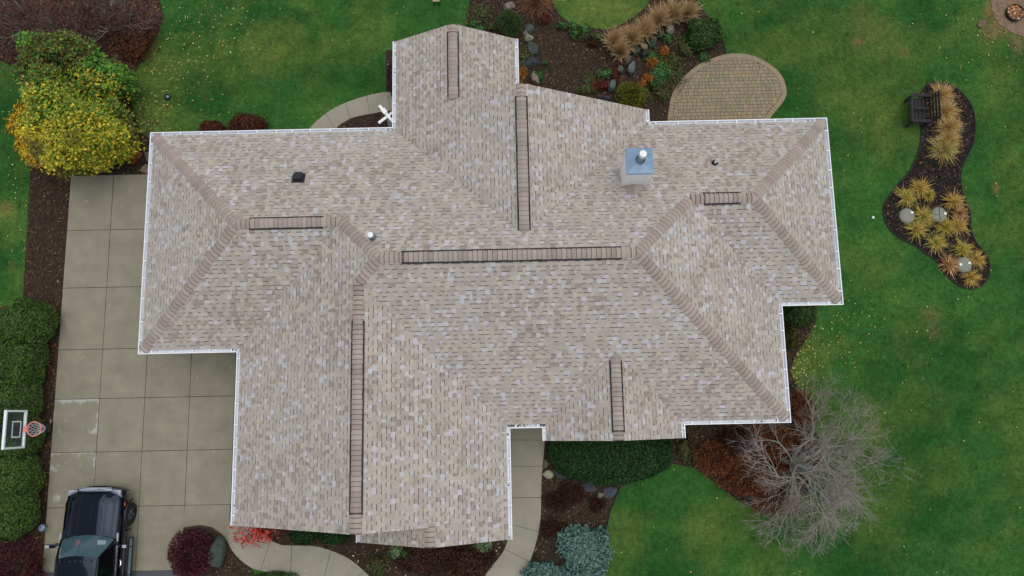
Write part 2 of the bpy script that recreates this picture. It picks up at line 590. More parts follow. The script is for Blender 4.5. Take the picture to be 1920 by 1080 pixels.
for p0, p1, s1, s2 in HIPS:
    run_caps(p0, p1, s1, s2, .005, .175)
for (a, b, d, s1, s2, vent) in RIDGES:
    ax = 0 if abs(a[0] - b[0]) > abs(a[1] - b[1]) else 1
    skip = None
    if vent:
        i, j = sorted((abs(vent[0] - a[ax]), abs(vent[1] - a[ax])))
        skip = (i, j)
        # ridge vent: a raised strip on each slope with a dark rail along its edge
        vm = MB()
        sgn = 1 if b[ax] > a[ax] else -1
        v0, v1 = a[ax] + sgn * i, a[ax] + sgn * j
        v0, v1 = min(v0, v1), max(v0, v1)
        Z = rz(d)

        def vp(t_, side, dist, h):
            n_ = n3(s1 if side > 0 else s2)
            sdir = s1 if side > 0 else s2
            # downhill = minus uphill direction
            q = Vector((t_, a[1], Z)) if ax == 0 else Vector((a[0], t_, Z))
            dn = Vector((-sdir[0] * CT, -sdir[1] * CT, -ST))
            return q + dn * dist + n_ * h
        for side in (1, -1):
            tp = [vp(v0, side, .0, .02), vp(v1, side, .0, .02), vp(v1, side, .165, .026), vp(v0, side, .165, .026)]
            vm.poly(tp if (side > 0) == (ax == 0) else tp[::-1])
        vent_o = vm.build('ridge_vent', M['deck'], house)
        for side in (1, -1):
            rm = MB()
            q = [(.155, .0), (.155, .048), (.205, .040), (.205, .0)]
            ring0 = [vp(v0 - .01, side, dd, h) for dd, h in q]; ring1 = [vp(v1 + .01, side, dd, h) for dd, h in q]
            for k in range(4):
                rm.poly([ring0[k], ring0[(k + 1) % 4], ring1[(k + 1) % 4], ring1[k]])
            rm.poly(ring0); rm.poly(ring1[::-1])
            rm.build('vent_rail', M['rail'], vent_o)
    run_caps((*a, rz(d)), (*b, rz(d)), s1, s2, .005, .175, .145, skip)
cs = []
for c in caps:
    d = c[0] - Vector((0, 0, H)); cs.append(d.length)
rest_caps = MB()
for rank, i in enumerate(np.argsort(cs)):
    if rank < 300:
        mb = MB(); cap_geo(mb, caps[i]); mb.build('ridge_cap', M['cap'], house, True)
    else:
        cap_geo(rest_caps, caps[i])
if rest_caps.f:
    tag(rest_caps.build('ridge_caps', M['cap'], house, True), kind='stuff')

# cut line of the shingles along each valley
for a_, b_, d_ in (((xg1, ysw), (xg1 + ww, yw), ww), ((xg2, ys), (xg, ys + gw), gw), ((xp1, ys), (xpr, ys + pw), pw), ((xp2, ys), (xpr, ys + pw), pw), ((xm, yse), (xm - ew, ye), ew), ((xn1, yn), (xnr, yn - nw), nw), ((xn2, yn), (xnr, yn - nw), nw)):
    p0, p1 = Vector((*a_, ZE + .014)), Vector((*b_, rz(d_) + .014))
    t_ = (p1 - p0).normalized(); sd_ = t_.cross(Vector((0, 0, 1))).normalized() * .006
    mb = MB(); nseg = 30
    for k in range(nseg):
        q0, q1 = p0.lerp(p1, k / nseg), p0.lerp(p1, (k + random.uniform(.35, .8)) / nseg)
        off = sd_ * random.uniform(-.4, .4)
        mb.poly([q0 - sd_ + off, q0 + sd_ + off, q1 + sd_ + off, q1 - sd_ + off], tuple(v * random.uniform(1.2, 2.1) for v in BAND))
    tag(mb.build('valley_cut', M['shingle'], house, True), kind='stuff')

# rake boards under the gable edges
RAKES = [((xg1, YG1), (xg, YG1), gw, -1), ((xgr, YG1), (xg, YG1), gw, -1), ((xgs, YG2), (xgr, YG2), gs, -1), ((xg2, YG2), (xgr, YG2), gs, -1),
         ((xp1, YP), (xpr, YP), pw, -1), ((xp2, YP), (xpr, YP), pw, -1),
         ((xn1, YN2), (xnsr, YN2), ns, 1), ((xns, YN2), (xnsr, YN2), ns, 1), ((xnsr, YN1), (xnr, YN1), nw, 1), ((xn2, YN1), (xnr, YN1), nw, 1)]
for (e0, e1, d, sg) in RAKES:
    z0 = rz(d) - P * abs(e1[0] - e0[0])
    z1 = rz(d)
    mb = MB()
    y0, y1 = e0[1] - sg * .035, e0[1] - sg * .004
    q = []
    for y in (y0, y1):
        q.append([(e0[0], y, z0 - .03), (e1[0], y, z1 - .03), (e1[0], y, z1 - .21), (e0[0], y, z0 - .21)])
    mb.add(q[0] + q[1], [(0, 1, 2, 3), (7, 6, 5, 4), (0, 4, 5, 1), (1, 5, 6, 2), (2, 6, 7, 3), (3, 7, 4, 0)])
    mb.build('rake_board', M['rake'], house)

# walls under the eaves, with gable walls and soffits
OV = .5
foot = [(xa + OV, yn - OV), (xa + OV, ysw + OV), (xg1 + OV, ysw + OV), (xg1 + OV, YG1 + .35), (xgs + OV, YG1 + .35), (xgs + OV, YG2 + .35), (xg2 - OV, YG2 + .35), (xg2 - OV, ys + OV),
        (xp1 + OV, ys + OV), (xp1 + OV, YP + .35), (xp2 - OV, YP + .35), (xp2 - OV, ys + OV), (xm - OV, ys + OV), (xm - OV, yse + OV), (xe - OV, yse + OV), (xe - OV, yn - OV),
        (xn2 - OV, yn - OV), (xn2 - OV, YN1 - .35), (xns - OV, YN1 - .35), (xns - OV, YN2 - .35), (xn1 + OV, YN2 - .35), (xn1 + OV, yn - OV)]
zt = ZE - .16
for i in range(len(foot)):
    a, b = foot[i], foot[(i + 1) % len(foot)]
    dx, dy = b[0] - a[0], b[1] - a[1]
    L = math.hypot(dx, dy)
    if L < .05: continue
    ax_, ay_ = dx / L, dy / L
    nx, ny = -ay_ * .14, ax_ * .14     # inward (outline runs anticlockwise)
    mb = MB()
    v = [(a[0], a[1]), (b[0], b[1]), (b[0] + nx, b[1] + ny), (a[0] + nx, a[1] + ny)]
    mb.add([(*p, -.05) for p in v] + [(*p, zt) for p in v], [(3, 2, 1, 0), (4, 5, 6, 7), (0, 1, 5, 4), (1, 2, 6, 5), (2, 3, 7, 6), (3, 0, 4, 7)])
    mb.build('wall', M['siding'], house)
for (x0, x1, y, d) in ((xg1 + OV, xg2 - OV, YG1 + .35, gw), (xgs + OV, xg2 - OV, YG2 + .35, gs), (xp1 + OV, xp2 - OV, YP + .35, pw), (xn1 + OV, xns - OV, YN2 - .35, ns), (xn1 + OV, xn2 - OV, YN1 - .35, nw)):
    xm_ = (x0 + x1) / 2
    mb = MB()
    f = [(x0, y - .06, zt), (x1, y - .06, zt), (x1, y - .06, ZE + P * OV - .16), (xm_, y - .06, rz(d) - .16), (x0, y - .06, ZE + P * OV - .16)]
    bk = [(p[0], y + .06, p[2]) for p in f]
    mb.add(f + bk, [(0, 1, 2, 3, 4), (9, 8, 7, 6, 5)] + [(i, i + 5, (i + 1) % 5 + 5, (i + 1) % 5) for i in range(5)])
    mb.build('gable_wall', M['siding'], house)

# gutters
GP = [(0.0, -.01), (0.0, -.115), (.095, -.125), (.140, -.03), (.140, 0.0), (.114, 0.0), (.114, -.025), (.088, -.10), (.012, -.10), (.012, -.01)]
GUT = [  # roof edge start, end, outward dir, start corner, end corner (1 outer, -1 inner, 0 open)
    ((xa, yn), (xn1, yn), (0, 1), 1, -1), ((xa, yn), (xa, ysw), (-1, 0), 1, 1), ((xa, ysw), (xg1, ysw), (0, -1), 1, -1), ((xg1, ysw), (xg1, YG1), (-1, 0), -1, 0),
    ((xgs, YG1 + .12), (xgs, YG2), (-1, 0), 0, 0), ((xg2, YG2), (xg2, ys), (1, 0), 0, -1), ((xg2, ys), (xp1, ys), (0, -1), -1, -1), ((xp1, ys), (xp1, YP), (-1, 0), -1, 0),
    ((xp2, YP), (xp2, ys), (1, 0), 0, -1), ((xp2, ys), (xm, ys), (0, -1), -1, 1), ((xm, ys), (xm, yse), (1, 0), 1, -1), ((xm, yse), (xe, yse), (0, -1), -1, 1),
    ((xe, yse), (xe, yn), (1, 0), 1, 1), ((xe, yn), (xn2 + .03, yn), (0, 1), 1, 0), ((xn2, yn - .25), (xn2, YN1), (1, 0), 0, 0), ((xns, YN2), (xns, YN1 - .05), (1, 0), 0, 0), ((xn1, yn), (xn1, YN2), (-1, 0), -1, 0),
]
for (a, b, o, ca, cb) in GUT:
    L = math.hypot(b[0] - a[0], b[1] - a[1])
    dx, dy = (b[0] - a[0]) / L, (b[1] - a[1]) / L
    mb = MB()
    r0, r1 = [], []
    for off, z in GP:
        of = off - .018
        e0, e1 = -ca * of, cb * of
        r0.append((a[0] + dx * e0 + o[0] * of, a[1] + dy * e0 + o[1] * of, ZE + z - .004))
        r1.append((b[0] + dx * e1 + o[0] * of, b[1] + dy * e1 + o[1] * of, ZE + z - .004))
    nP = len(GP)
    vs = r0 + r1
    fs = [(i, (i + 1) % nP, (i + 1) % nP + nP, i + nP) for i in range(nP)]
    for i_, f_ in enumerate(fs): mb.add([vs[j_] for j_ in f_], [(0, 1, 2, 3)], None, 1 if i_ >= 6 else 0)
    for r, cc in ((r0, ca), (r1, cb)):
        if cc == 0:
            n_ = Vector((dx, dy, 0)) * (.004 if r is r1 else -.004)
            cap_ = [Vector(r[j]) for j in (0, 1, 2, 3, 4)] 
            mb.poly(cap_); mb.poly([p + n_ for p in cap_])
    gut = mb.build('gutter', [M['gutter'], M['trough']], house)
    k = max(1, int(L / .62))
    for i in range(k):
        x = (i + .5) * L / k + random.uniform(-.06, .06)
        if x < .08 or x > L - .08: continue
        hb = MB()
        c0 = Vector((a[0] + dx * x, a[1] + dy * x, ZE))
        t_ = Vector((dx, dy, 0)); o_ = Vector((o[0], o[1], 0))
        p4 = [c0 + o_ * (-.015) - t_ * .016 + Vector((0, 0, -.006)), c0 + o_ * .115 - t_ * .016 + Vector((0, 0, -.006)), c0 + o_ * .115 + t_ * .016 + Vector((0, 0, -.006)), c0 + o_ * (-.015) + t_ * .016 + Vector((0, 0, -.006))]
        hb.add(p4 + [p + Vector((0, 0, .008)) for p in p4], [(3, 2, 1, 0), (4, 5, 6, 7), (0, 1, 5, 4), (1, 2, 6, 5), (2, 3, 7, 6), (3, 0, 4, 7)])
        hb.build('gutter_hanger', M['gutter'], gut)
    if L > 2.5:       # outlet hole with dark debris near one end
        x = L - .3
        c0 = Vector((a[0] + dx * x + o[0] * .03, a[1] + dy * x + o[1] * .03, 0))
        ob = MB(); ob.lathe([(.034, ZE - .1065), (.03, ZE - .1015), (0.0005, ZE - .1015)], 8, c0.x, c0.y)
        ob.build('gutter_outlet', M['black'], gut)
    # a little debris lying in the trough
    nd = int(L * 1.6) if not (ca == -1 and cb == -1) else 60
    xs_d = np.abs(rng.beta(.35, .35, nd)) * (L - .1) + .05
    dm = MB()
    for x in xs_d:
        c0 = Vector((a[0] + dx * x, a[1] + dy * x, ZE)) + Vector((o[0], o[1], 0)) * random.uniform(.008, .065) + Vector((0, 0, -.097 + random.uniform(0, .01)))
        an_ = random.uniform(0, 6.28); l_ = random.uniform(.015, .05)
        d_ = Vector((math.cos(an_), math.sin(an_), .1)) * l_; e_ = Vector((-math.sin(an_), math.cos(an_), .1)) * l_ * .5
        dm.poly([c0 - d_, c0 + e_, c0 + d_, c0 - e_], random.choice([lin(92, 84, 76), lin(70, 60, 54), lin(110, 92, 76), lin(60, 40, 38)]))
    if nd > 2: tag(dm.build('gutter_debris', M['chips'], gut, True), kind='stuff')
    # fascia behind the gutter
    fb = MB()
    e0 = .0
    q0 = [Vector((a[0] - o[0] * .05, a[1] - o[1] * .05, 0)), Vector((b[0] - o[0] * .05, b[1] - o[1] * .05, 0))]
    fb.poly([(q0[0].x, q0[0].y, ZE - .03), (q0[1].x, q0[1].y, ZE - .03), (q0[1].x, q0[1].y, ZE - .2), (q0[0].x, q0[0].y, ZE - .2)])
    q1 = [p - Vector((o[0], o[1], 0)) * .025 for p in q0]
    fb.poly([(q1[1].x, q1[1].y, ZE - .03), (q1[0].x, q1[0].y, ZE - .03), (q1[0].x, q1[0].y, ZE - .2), (q1[1].x, q1[1].y, ZE - .2)])
    fb.poly([(q0[0].x, q0[0].y, ZE - .2), (q0[1].x, q0[1].y, ZE - .2), (q1[1].x, q1[1].y, ZE - .2), (q1[0].x, q1[0].y, ZE - .2)])
    fb.build('fascia', M['trim'], house)

# chimney
cx0, cx1, cy0, cy1 = 3.435, 4.165, 6.96, 7.68
zr = lambda y: ZE + P * (yn - y)
ztop = 5.78
mb = MB()
mb.box(cx0, cx1, cy0, cy1, 3.6, ztop)
chim = mb.build('chimney', M['trim'], house)
for i, x in enumerate((cx0, cx1)):
    for y in (cy0, cy1):
        cb_ = MB(); sx = 1 if x == cx0 else -1; sy = 1 if y == cy0 else -1
        cb_.box(min(x - sx * .018, x + sx * .075), max(x - sx * .018, x + sx * .075), min(y - sy * .018, y + sy * .075), max(y - sy * .018, y + sy * .075), 3.7, ztop - .002)
        cb_.build('corner_board', M['trim'], chim)
mb = MB()
ex = .035
c_ = ((cx0 + cx1) / 2, (cy0 + cy1) / 2)
A = [(cx0 - ex, cy0 - ex), (cx1 + ex, cy0 - ex), (cx1 + ex, cy1 + ex), (cx0 - ex, cy1 + ex)]
B_ = [(c_[0] + (p[0] - c_[0]) * .24, c_[1] + (p[1] - c_[1]) * .24) for p in A]
vs = [(*p, ztop - .08) for p in A] + [(*p, ztop + .01) for p in A] + [(*p, ztop + .12) for p in B_]
mb.add(vs, [(i, (i + 1) % 4, (i + 1) % 4 + 4, i + 4) for i in range(4)] + [(i + 4, (i + 1) % 4 + 4, (i + 1) % 4 + 8, i + 8) for i in range(4)] + [(8, 9, 10, 11), (3, 2, 1, 0)])
mb.build('chimney_cap', M['cap_metal'], chim)
mb = MB(); mb.lathe([(.15, ztop + .10), (.15, ztop + .16), (.09, ztop + .19), (.085, ztop + .50)], 20, c_[0] + .0, c_[1]); mb.build('flue_pipe', M['steel'], chim, smooth=True)
mb = MB(); mb.lathe([(.098, ztop + .50), (.108, ztop + .51), (.108, ztop + .66), (.100, ztop + .68), (.0, ztop + .70)], 24, c_[0] + .0, c_[1]); mb.build('flue_top', M['pvc'], chim)
# little saddle roof behind the chimney
mb = MB()
yb = cy0 - .004
zb = zr(yb)
pk = (c_[0], yb, zb + .19)
far = (c_[0], yb - .34, zr(yb - .34) + .012)
L_, R_ = (cx0 - .02, yb, zb + .012), (cx1 + .02, yb, zb + .012)
mb.poly([L_, far, pk], PCOL[3]); mb.poly([far, R_, pk], PCOL[1])
mb.build('saddle', M['shingle'], house, True)

# pipes and vents on the north slope
x, y = 6.531, 7.799; z = zr(y)
mb = MB(); mb.lathe([(.12, z - .06), (.10, z + .06), (.055, z + .11)], 14, x, y); bt = mb.build('vent_pipe', M['rubber'], house)
mb = MB(); mb.lathe([(.048, z), (.048, z + .32), (.034, z + .32), (.034, z + .12)], 14, x, y); mb.build('pipe', M['pvc'], bt)
x, y = -4.227, 5.242; z = zr(y)
mb = MB(); mb.lathe([(.13, z - .06), (.11, z + .05), (.065, z + .12)], 16, x, y); bt = mb.build('flue_vent', M['steel'], house)
mb = MB(); mb.lathe([(.065, z), (.065, z + .36)], 14, x, y); mb.build('pipe', M['steel'], bt)
mb = MB(); mb.lathe([(.078, z + .36), (.088, z + .38), (.082, z + .43), (.0, z + .45)], 18, x, y); mb.build('vent_cap', M['pvc'], bt)
x, y = -6.869, 7.558
o3, u_, s_, n_ = slope_frame((x, y), (0, -1)); o3.z = zr(y)
Mb = Matrix(((u_.x, s_.x, n_.x, o3.x), (u_.y, s_.y, n_.y, o3.y), (u_.z, s_.z, n_.z, o3.z), (0, 0, 0, 1)))
mb = MB(); mb.box(-.21, .21, -.2, .22, .006, .016, M=Mb)
bv = mb.build('box_vent', M['black'], house)
mb = MB()
vs = [(-.14, -.13, .015), (.14, -.13, .015), (.14, .13, .015), (-.14, .13, .015), (-.13, -.14, .14), (.13, -.14, .14), (.13, .12, .10), (-.13, .12, .10)]
mb.add([tuple(Mb @ Vector(p)) for p in vs], [(3, 2, 1, 0), (4, 5, 6, 7), (0, 1, 5, 4), (1, 2, 6, 5), (2, 3, 7, 6), (3, 0, 4, 7)])
mb.build('vent_hood', M['black'], bv)

# ------------------------------------------------------------------ the ground
def GP_(pts, z=0.0): return [G(u, v, z) for u, v in pts]


def catmull(pts, n=6, closed=True):
    out = []
    N = len(pts)
    rngi = range(N) if closed else range(N - 1)
    for i in rngi:
        gi = (lambda k: pts[k % N]) if closed else (lambda k: pts[min(max(k, 0), N - 1)])
        p0, p1, p2, p3 = gi(i - 1), gi(i), gi(i + 1), gi(i + 2)
        for j in range(n):
            t = j / n
            out.append(tuple(.5 * ((2 * p1[a]) + (-p0[a] + p2[a]) * t + (2 * p0[a] - 5 * p1[a] + 4 * p2[a] - p3[a]) * t * t + (-p0[a] + 3 * p1[a] - 3 * p2[a] + p3[a]) * t ** 3) for a in (0, 1)))
    if not closed: out.append(tuple(pts[-1]))
    return out


BEDS = {}
# west strip beside the driveway and under the yellow tree
BEDS['west'] = GP_([(-50, -70), (306, -70), (300, 0), (306, 30), (296, 66), (272, 105), (248, 140), (246, 190), (262, 245), (283, 262), (281, 327), (133, 332), (126, 430), (119, 541), (108, 690), (96, 850), (80, 1075), (76, 1140), (-70, 1140), (-70, 580), (43, 572), (50, 450), (57, 330), (52, 250), (36, 130), (-50, 90)])
BEDS['corner'] = GP_([(343.5, 994), (375, 990), (396, 993), (414, 1004), (428, 1022), (446, 1045), (467, 1062), (476, 1072), (470, 1140), (337, 1140), (339.5, 1072)])
BEDS['front'] = GP_([(500, 960), (503, 1010), (521, 1019), (537, 1022.5), (587, 1023.5), (621, 1032), (654, 1047), (681, 1069), (692, 1077), (712, 1140), (885, 1140), (910, 1078), (923, 1060), (937, 1043), (947, 1026), (957, 1004), (957, 940), (500, 940)])
BEDS['walk'] = GP_([(1021, 815), (1290, 815), (1300, 876), (1275, 872), (1248, 868), (1222, 880), (1200, 895), (1163, 914), (1152, 936), (1143, 960), (1133, 1013), (1129, 1060), (1127, 1140), (955, 1140), (981, 1078), (993, 1053), (1002, 1027), (1010, 997), (1014, 960), (1015, 907), (1017, 880)])
BEDS['east'] = GP_([(1285, 780), (1288, 850), (1297, 874), (1330, 897), (1367, 927), (1397, 947), (1427, 960), (1450, 965), (1490, 945), (1525, 910), (1538, 865), (1532, 815), (1514, 770), (1500, 735), (1482, 700), (1490, 668), (1512, 636), (1530, 600), (1533, 560), (1440, 560), (1440, 700), (1440, 780)])
BEDS['north'] = GP_([(880, -70), (880, 10), (874, 40), (880, 90), (960, 110), (965, 250), (1262, 250), (1256, 220), (1255, 195), (1259, 178), (1271, 157), (1288, 138), (1310, 120), (1334, 109), (1360, 101), (1358, 75), (1344, 45), (1322, 25), (1308, 5), (1300, -70), (1235, -70), (1215, 8), (1192, 30), (1165, 46), (1140, 56), (1100, 53), (1070, 45), (1048, 27), (1032, -2), (1025, -70)])
BEDS['nook'] = GP_([(620, 260), (632, 240), (645, 230), (660, 222), (680, 217), (700, 213), (733, 209), (760, 205), (760, 260)])
BEDS['gable'] = GP_([(726, 172), (725, 120), (727, 95), (760, 90), (760, 172)])
ISLAND = catmull(GP_([(1742, 156), (1761, 155), (1778, 158), (1800, 172), (1815, 189), (1824, 207), (1828, 236), (1824, 270), (1812, 295), (1802, 318), (1801, 345), (1809, 377), (1818, 399), (1820, 430), (1828, 452), (1842, 470), (1853, 488), (1855, 508), (1848, 527), (1835, 539), (1818, 542), (1800, 537), (1780, 522), (1767, 508), (1757, 491), (1738, 477), (1716, 462), (1684, 445), (1664, 425), (1656, 400), (1657, 385), (1667, 367), (1684, 345), (1701, 327), (1713, 305), (1723, 280), (1727, 256), (1726, 235), (1722, 210), (1726, 175)]), 3)
SAND = catmull(GP_([(1856, -40), (1858, 5), (1862, 25), (1866, 36), (1874, 46), (1888, 56), (1905, 64), (1940, 72), (1990, 60), (1990, -60), (1900, -80)]), 3)
PATIO = catmull(GP_([(1258, 240), (1255, 200), (1259, 180), (1271, 157.5), (1287.5, 139), (1310, 121), (1334, 110), (1359, 102.5), (1384, 100.6), (1409, 104), (1434, 115), (1455, 130), (1467.5, 146), (1474, 165), (1474, 180), (1465, 196), (1452, 211), (1440, 228), (1425, 246), (1340, 252)]), 3)
NPATH_O = GP_([(560, 275), (579, 243), (600, 222), (622, 206), (648, 193), (680, 182), (710, 175), (745, 171), (775, 170)])
NPATH_I = GP_([(618, 275), (632, 240), (645, 230), (660, 222), (680, 217), (702, 213), (720, 210), (745, 207), (775, 206)])

# lawn colour: greener and yellower areas, worn tan patches
DRY = [(515, 85, 62, .8), (470, 60, 40, .25), (440, 150, 50, .22), (560, 40, 30, .3), (690, 20, 50, .35), (1120, 25, 60, .75), (1180, 10, 50, .6), (1070, 15, 40, .5),
       (1300, 40, 30, .3), (10, 395, 22, .9), (22, 400, 20, .6), (20, 330, 25, .3), (25, 440, 22, .5), (300, 200, 60, .45), (270, 230, 40, .5), (330, 130, 50, .25), (1620, 180, 70, .35), (1680, 260, 80, .3), (1560, 60, 80, .25), (1850, 90, 60, .35), (1885, 130, 50, .35),
       (1700, 430, 70, .25), (1900, 330, 60, .3), (1190, 960, 50, .4), (1330, 1010, 60, .3), (1170, 1030, 40, .35), (1500, 720, 45, .4), (1510, 660, 40, .4), (1580, 800, 60, .25), (1400, 990, 60, .35), (1310, 995, 30, .35), (30, 530, 30, .3), (720, 60, 40, .3)]
WORN = [(1608, 78, 9, .8), (1697, 101, 10, .9), (1747, 590, 17, .55), (1752, 621, 15, .45), (1868, 352, 7, .9), (10, 388, 12, .6), (22, 500, 8, .4), (1870, 52, 26, .8), (1858, 20, 14, .7), (1906, 76, 22, .7), (1858, -5, 14, .6), (1610, 40, 40, .22), (1660, 70, 40, .18)]
DRYG = [(*G(u, v), r / 51.0, w) for u, v, r, w in DRY]
WORNG = [(*G(u, v), r / 51.0, w) for u, v, r, w in WORN]
_n1, _n2, _n3 = SinNoise(.55, 12, 2, 11), SinNoise(1.7, 14, 2, 12), SinNoise(4.5, 16, 2, 13)
LC_DEEP, LC_MID, LC_DRY, LC_TAN = [np.array(lin(*c)) for c in ((36, 80, 32), (62, 106, 46), (102, 118, 54), (120, 102, 68))]


def lawn_tint(x, y):
    P2 = np.stack([x, y], 1)
    d = np.zeros(len(x)); w = np.zeros(len(x))
    for gx, gy, r, a in DRYG: d += .72 * a * np.exp(-((x - gx) ** 2 + (y - gy) ** 2) / (2 * (r * .75) ** 2))
    wob = _n3(P2) * .25
    for gx, gy, r, a in WORNG:
        q = np.sqrt((x - gx) ** 2 + (y - gy) ** 2) / r + wob
        w += a * np.clip(1.35 - q, 0, 1)
    # faint ring round the old circle in the back lawn
    gx, gy = G(515, 85); q = np.sqrt((x - gx) ** 2 + ((y - gy)) ** 2)
    d -= .20 * np.exp(-((q - 1.55) / .22) ** 2); d += .22 * np.exp(-((q - 2.05) / .25) ** 2) * (y > gy - .5)
    m = np.clip(.42 + .3 * _n1(P2) + .22 * _n2(P2) + .16 * _n3(P2), 0, 1)
    d = np.clip(d + .04 + .16 * _n2(P2 + 31) + .10 * _n3(P2 + 7) + .11 * _n1(P2 + 53), 0, 1)
    c = LC_DEEP[None] * (1 - m[:, None]) + LC_MID[None] * m[:, None]
    c = c * (1 - d[:, None]) + LC_DRY[None] * d[:, None]
    w = np.clip(w, 0, 1)[:, None]
    return c * (1 - w) + LC_TAN[None] * w


xs = np.concatenate([[-420, -150, -60], np.arange(-26, 26.01, .2), [60, 150, 420]])
yv = np.concatenate([[-420, -150, -60], np.arange(-12, 22.01, .2), [60, 150, 420]])
XX, YY = np.meshgrid(xs, yv)
nx_, ny_ = len(xs), len(yv)
V = np.stack([XX.ravel(), YY.ravel(), np.zeros(XX.size)], 1)
idx = np.arange(nx_ * ny_).reshape(ny_, nx_)
F = np.stack([idx[:-1, :-1].ravel(), idx[:-1, 1:].ravel(), idx[1:, 1:].ravel(), idx[1:, :-1].ravel()], 1)
me = np_mesh('lawn', V, F)
at = me.attributes.new('Col', 'FLOAT_COLOR', 'POINT')
at.data.foreach_set('color', np.concatenate([lawn_tint(V[:, 0], V[:, 1]), np.ones((len(V), 1))], 1).astype(np.float32).ravel())
M['lawn'] = mat('lawn', (1, 1, 1), .95, .5, 5, attr=True, bump=.8, bscale=40, spec=.1, detail=10)
tag(link('lawn', me, M['lawn']), 'mown green lawn with worn tan patches around the house', 'lawn', kind='structure')

# driveway
DX = [-16.62, -15.0, -13.37, -11.76, -10.14, -8.3]
DY = [9.12, 7.0, 4.83, 2.56, .78, -1.10, -3.0, -5.18]
CORNER_POLY = BEDS['corner']
drv = MB()
drv.box(-16.6, -8.4, -5.17, 9.1, -.10, .006)
drive = drv.build('driveway', M['joint'])
tag(drive, 'pale concrete driveway of square slabs along the west side of the house', 'driveway', kind='structure')
stain_mat = mat('stained_concrete', lin(137, 132, 113), .8, .20, 1.5, bump=.15, bscale=45, detail=9)
nt = stain_mat.node_tree
b_ = nt.nodes['Principled BSDF']
old = b_.inputs['Base Color'].links[0].from_socket
an = nt.nodes.new('ShaderNodeAttribute'); an.attribute_name = 'stain'
mx = nt.nodes.new('ShaderNodeMix'); mx.data_type = 'RGBA'
mx.inputs['B'].default_value = (*lin(176, 178, 172), 1)
nt.links.new(an.outputs['Fac'], mx.inputs['Factor']); nt.links.new(old, mx.inputs['A']); nt.links.new(mx.outputs['Result'], b_.inputs['Base Color'])
_st = SinNoise(9, 18, 2, 21); _st2 = SinNoise(26, 18, 2, 22)
curve_cut = catmull(GP_([(430, 1130), (467, 1062), (446, 1045), (430, 1023), (414, 1004), (396, 993), (375, 990), (343, 993), (343, 1130)]), 1)
for j in range(len(DY) - 1):
    for i in range(len(DX) - 1):
        x0, x1, y1, y0 = DX[i] + .010, DX[i + 1] - .010, DY[j] - .010, DY[j + 1] + .010
        if j < 3 and i > 2: continue
        if j == 6 and i >= 3: continue        # the bed and the curved walk start here
        zt_ = .03 + random.uniform(-.002, .002)
        if i == 0 and j in (4, 5):
            n = 44
            gx = np.linspace(x0, x1, n); gy = np.linspace(y0, y1, n)
            A, B = np.meshgrid(gx, gy)
            Vv = np.stack([A.ravel(), B.ravel(), np.full(A.size, zt_)], 1)
            ii = np.arange(n * n).reshape(n, n)
            Fv = np.stack([ii[:-1, :-1].ravel(), ii[:-1, 1:].ravel(), ii[1:, 1:].ravel(), ii[1:, :-1].ravel()], 1)
            me = np_mesh('slab', Vv, Fv)
            Pq = Vv[:, :2]
            edge = np.maximum(np.exp(-(y1 - Vv[:, 1]) / .10), np.maximum(np.exp(-(x1 - Vv[:, 0]) / .09) * (Vv[:, 1] > y0 + .5 * (y1 - y0) - .3), .8 * np.exp(-(Vv[:, 0] - x0) / .10) * (Vv[:, 1] > y0 + .6 * (y1 - y0))))
            st = np.clip((edge + .45 * _st(Pq) + .22 * _st2(Pq) - .52) * 2.2, 0, .85)
            me.attributes.new('stain', 'FLOAT', 'POINT').data.foreach_set('value', st.astype(np.float32))
            link('slab', me, stain_mat, drive)
        else:
            mb = MB()
            if j == 6 and i == 2 or j == 6 and i == 1 and False:
                pl = [(x0, y0), (x1, y0), (x1, y1), (x0, y1)]
                mb.box(x0, x1, y0, y1, -.06, zt_)
            else:
                mb.box(x0, x1, y0, y1, -.06, zt_)
            mb.build('slab', M['concrete'], drive)
# strip between the last full row and the walk, beside the garage
q = GP_([(344, 988), (376, 984), (398, 988), (416, 1000), (429.5, 1018)])
pl = [(DX[3] + .006, DY[6] - .006), (G(344, 985)[0], G(344, 989)[1])] + q[1:] + [(G(429.5, 1010)[0], DY[6] - .006)]
def prism(poly, z0, z1, name, m, parent):
    if area2(poly) < 0: poly = poly[::-1]
    mb = MB(); n = len(poly)
    mb.add([(*p, z0) for p in poly] + [(*p, z1) for p in poly], [tuple(range(n, 2 * n))] + [(i, (i + 1) % n, (i + 1) % n + n, i + n) for i in range(n)])
    return mb.build(name, m, parent)
prism(pl, -.06, .031, 'slab', M['concrete'], drive)

asp = MB(); asp.box(-19, -11.2, -9.5, -5.19, -.1, .012)
tag(asp.build('asphalt_drive', M['asphalt']), 'dark asphalt drive joining the concrete slabs behind the truck', 'asphalt drive', kind='structure')


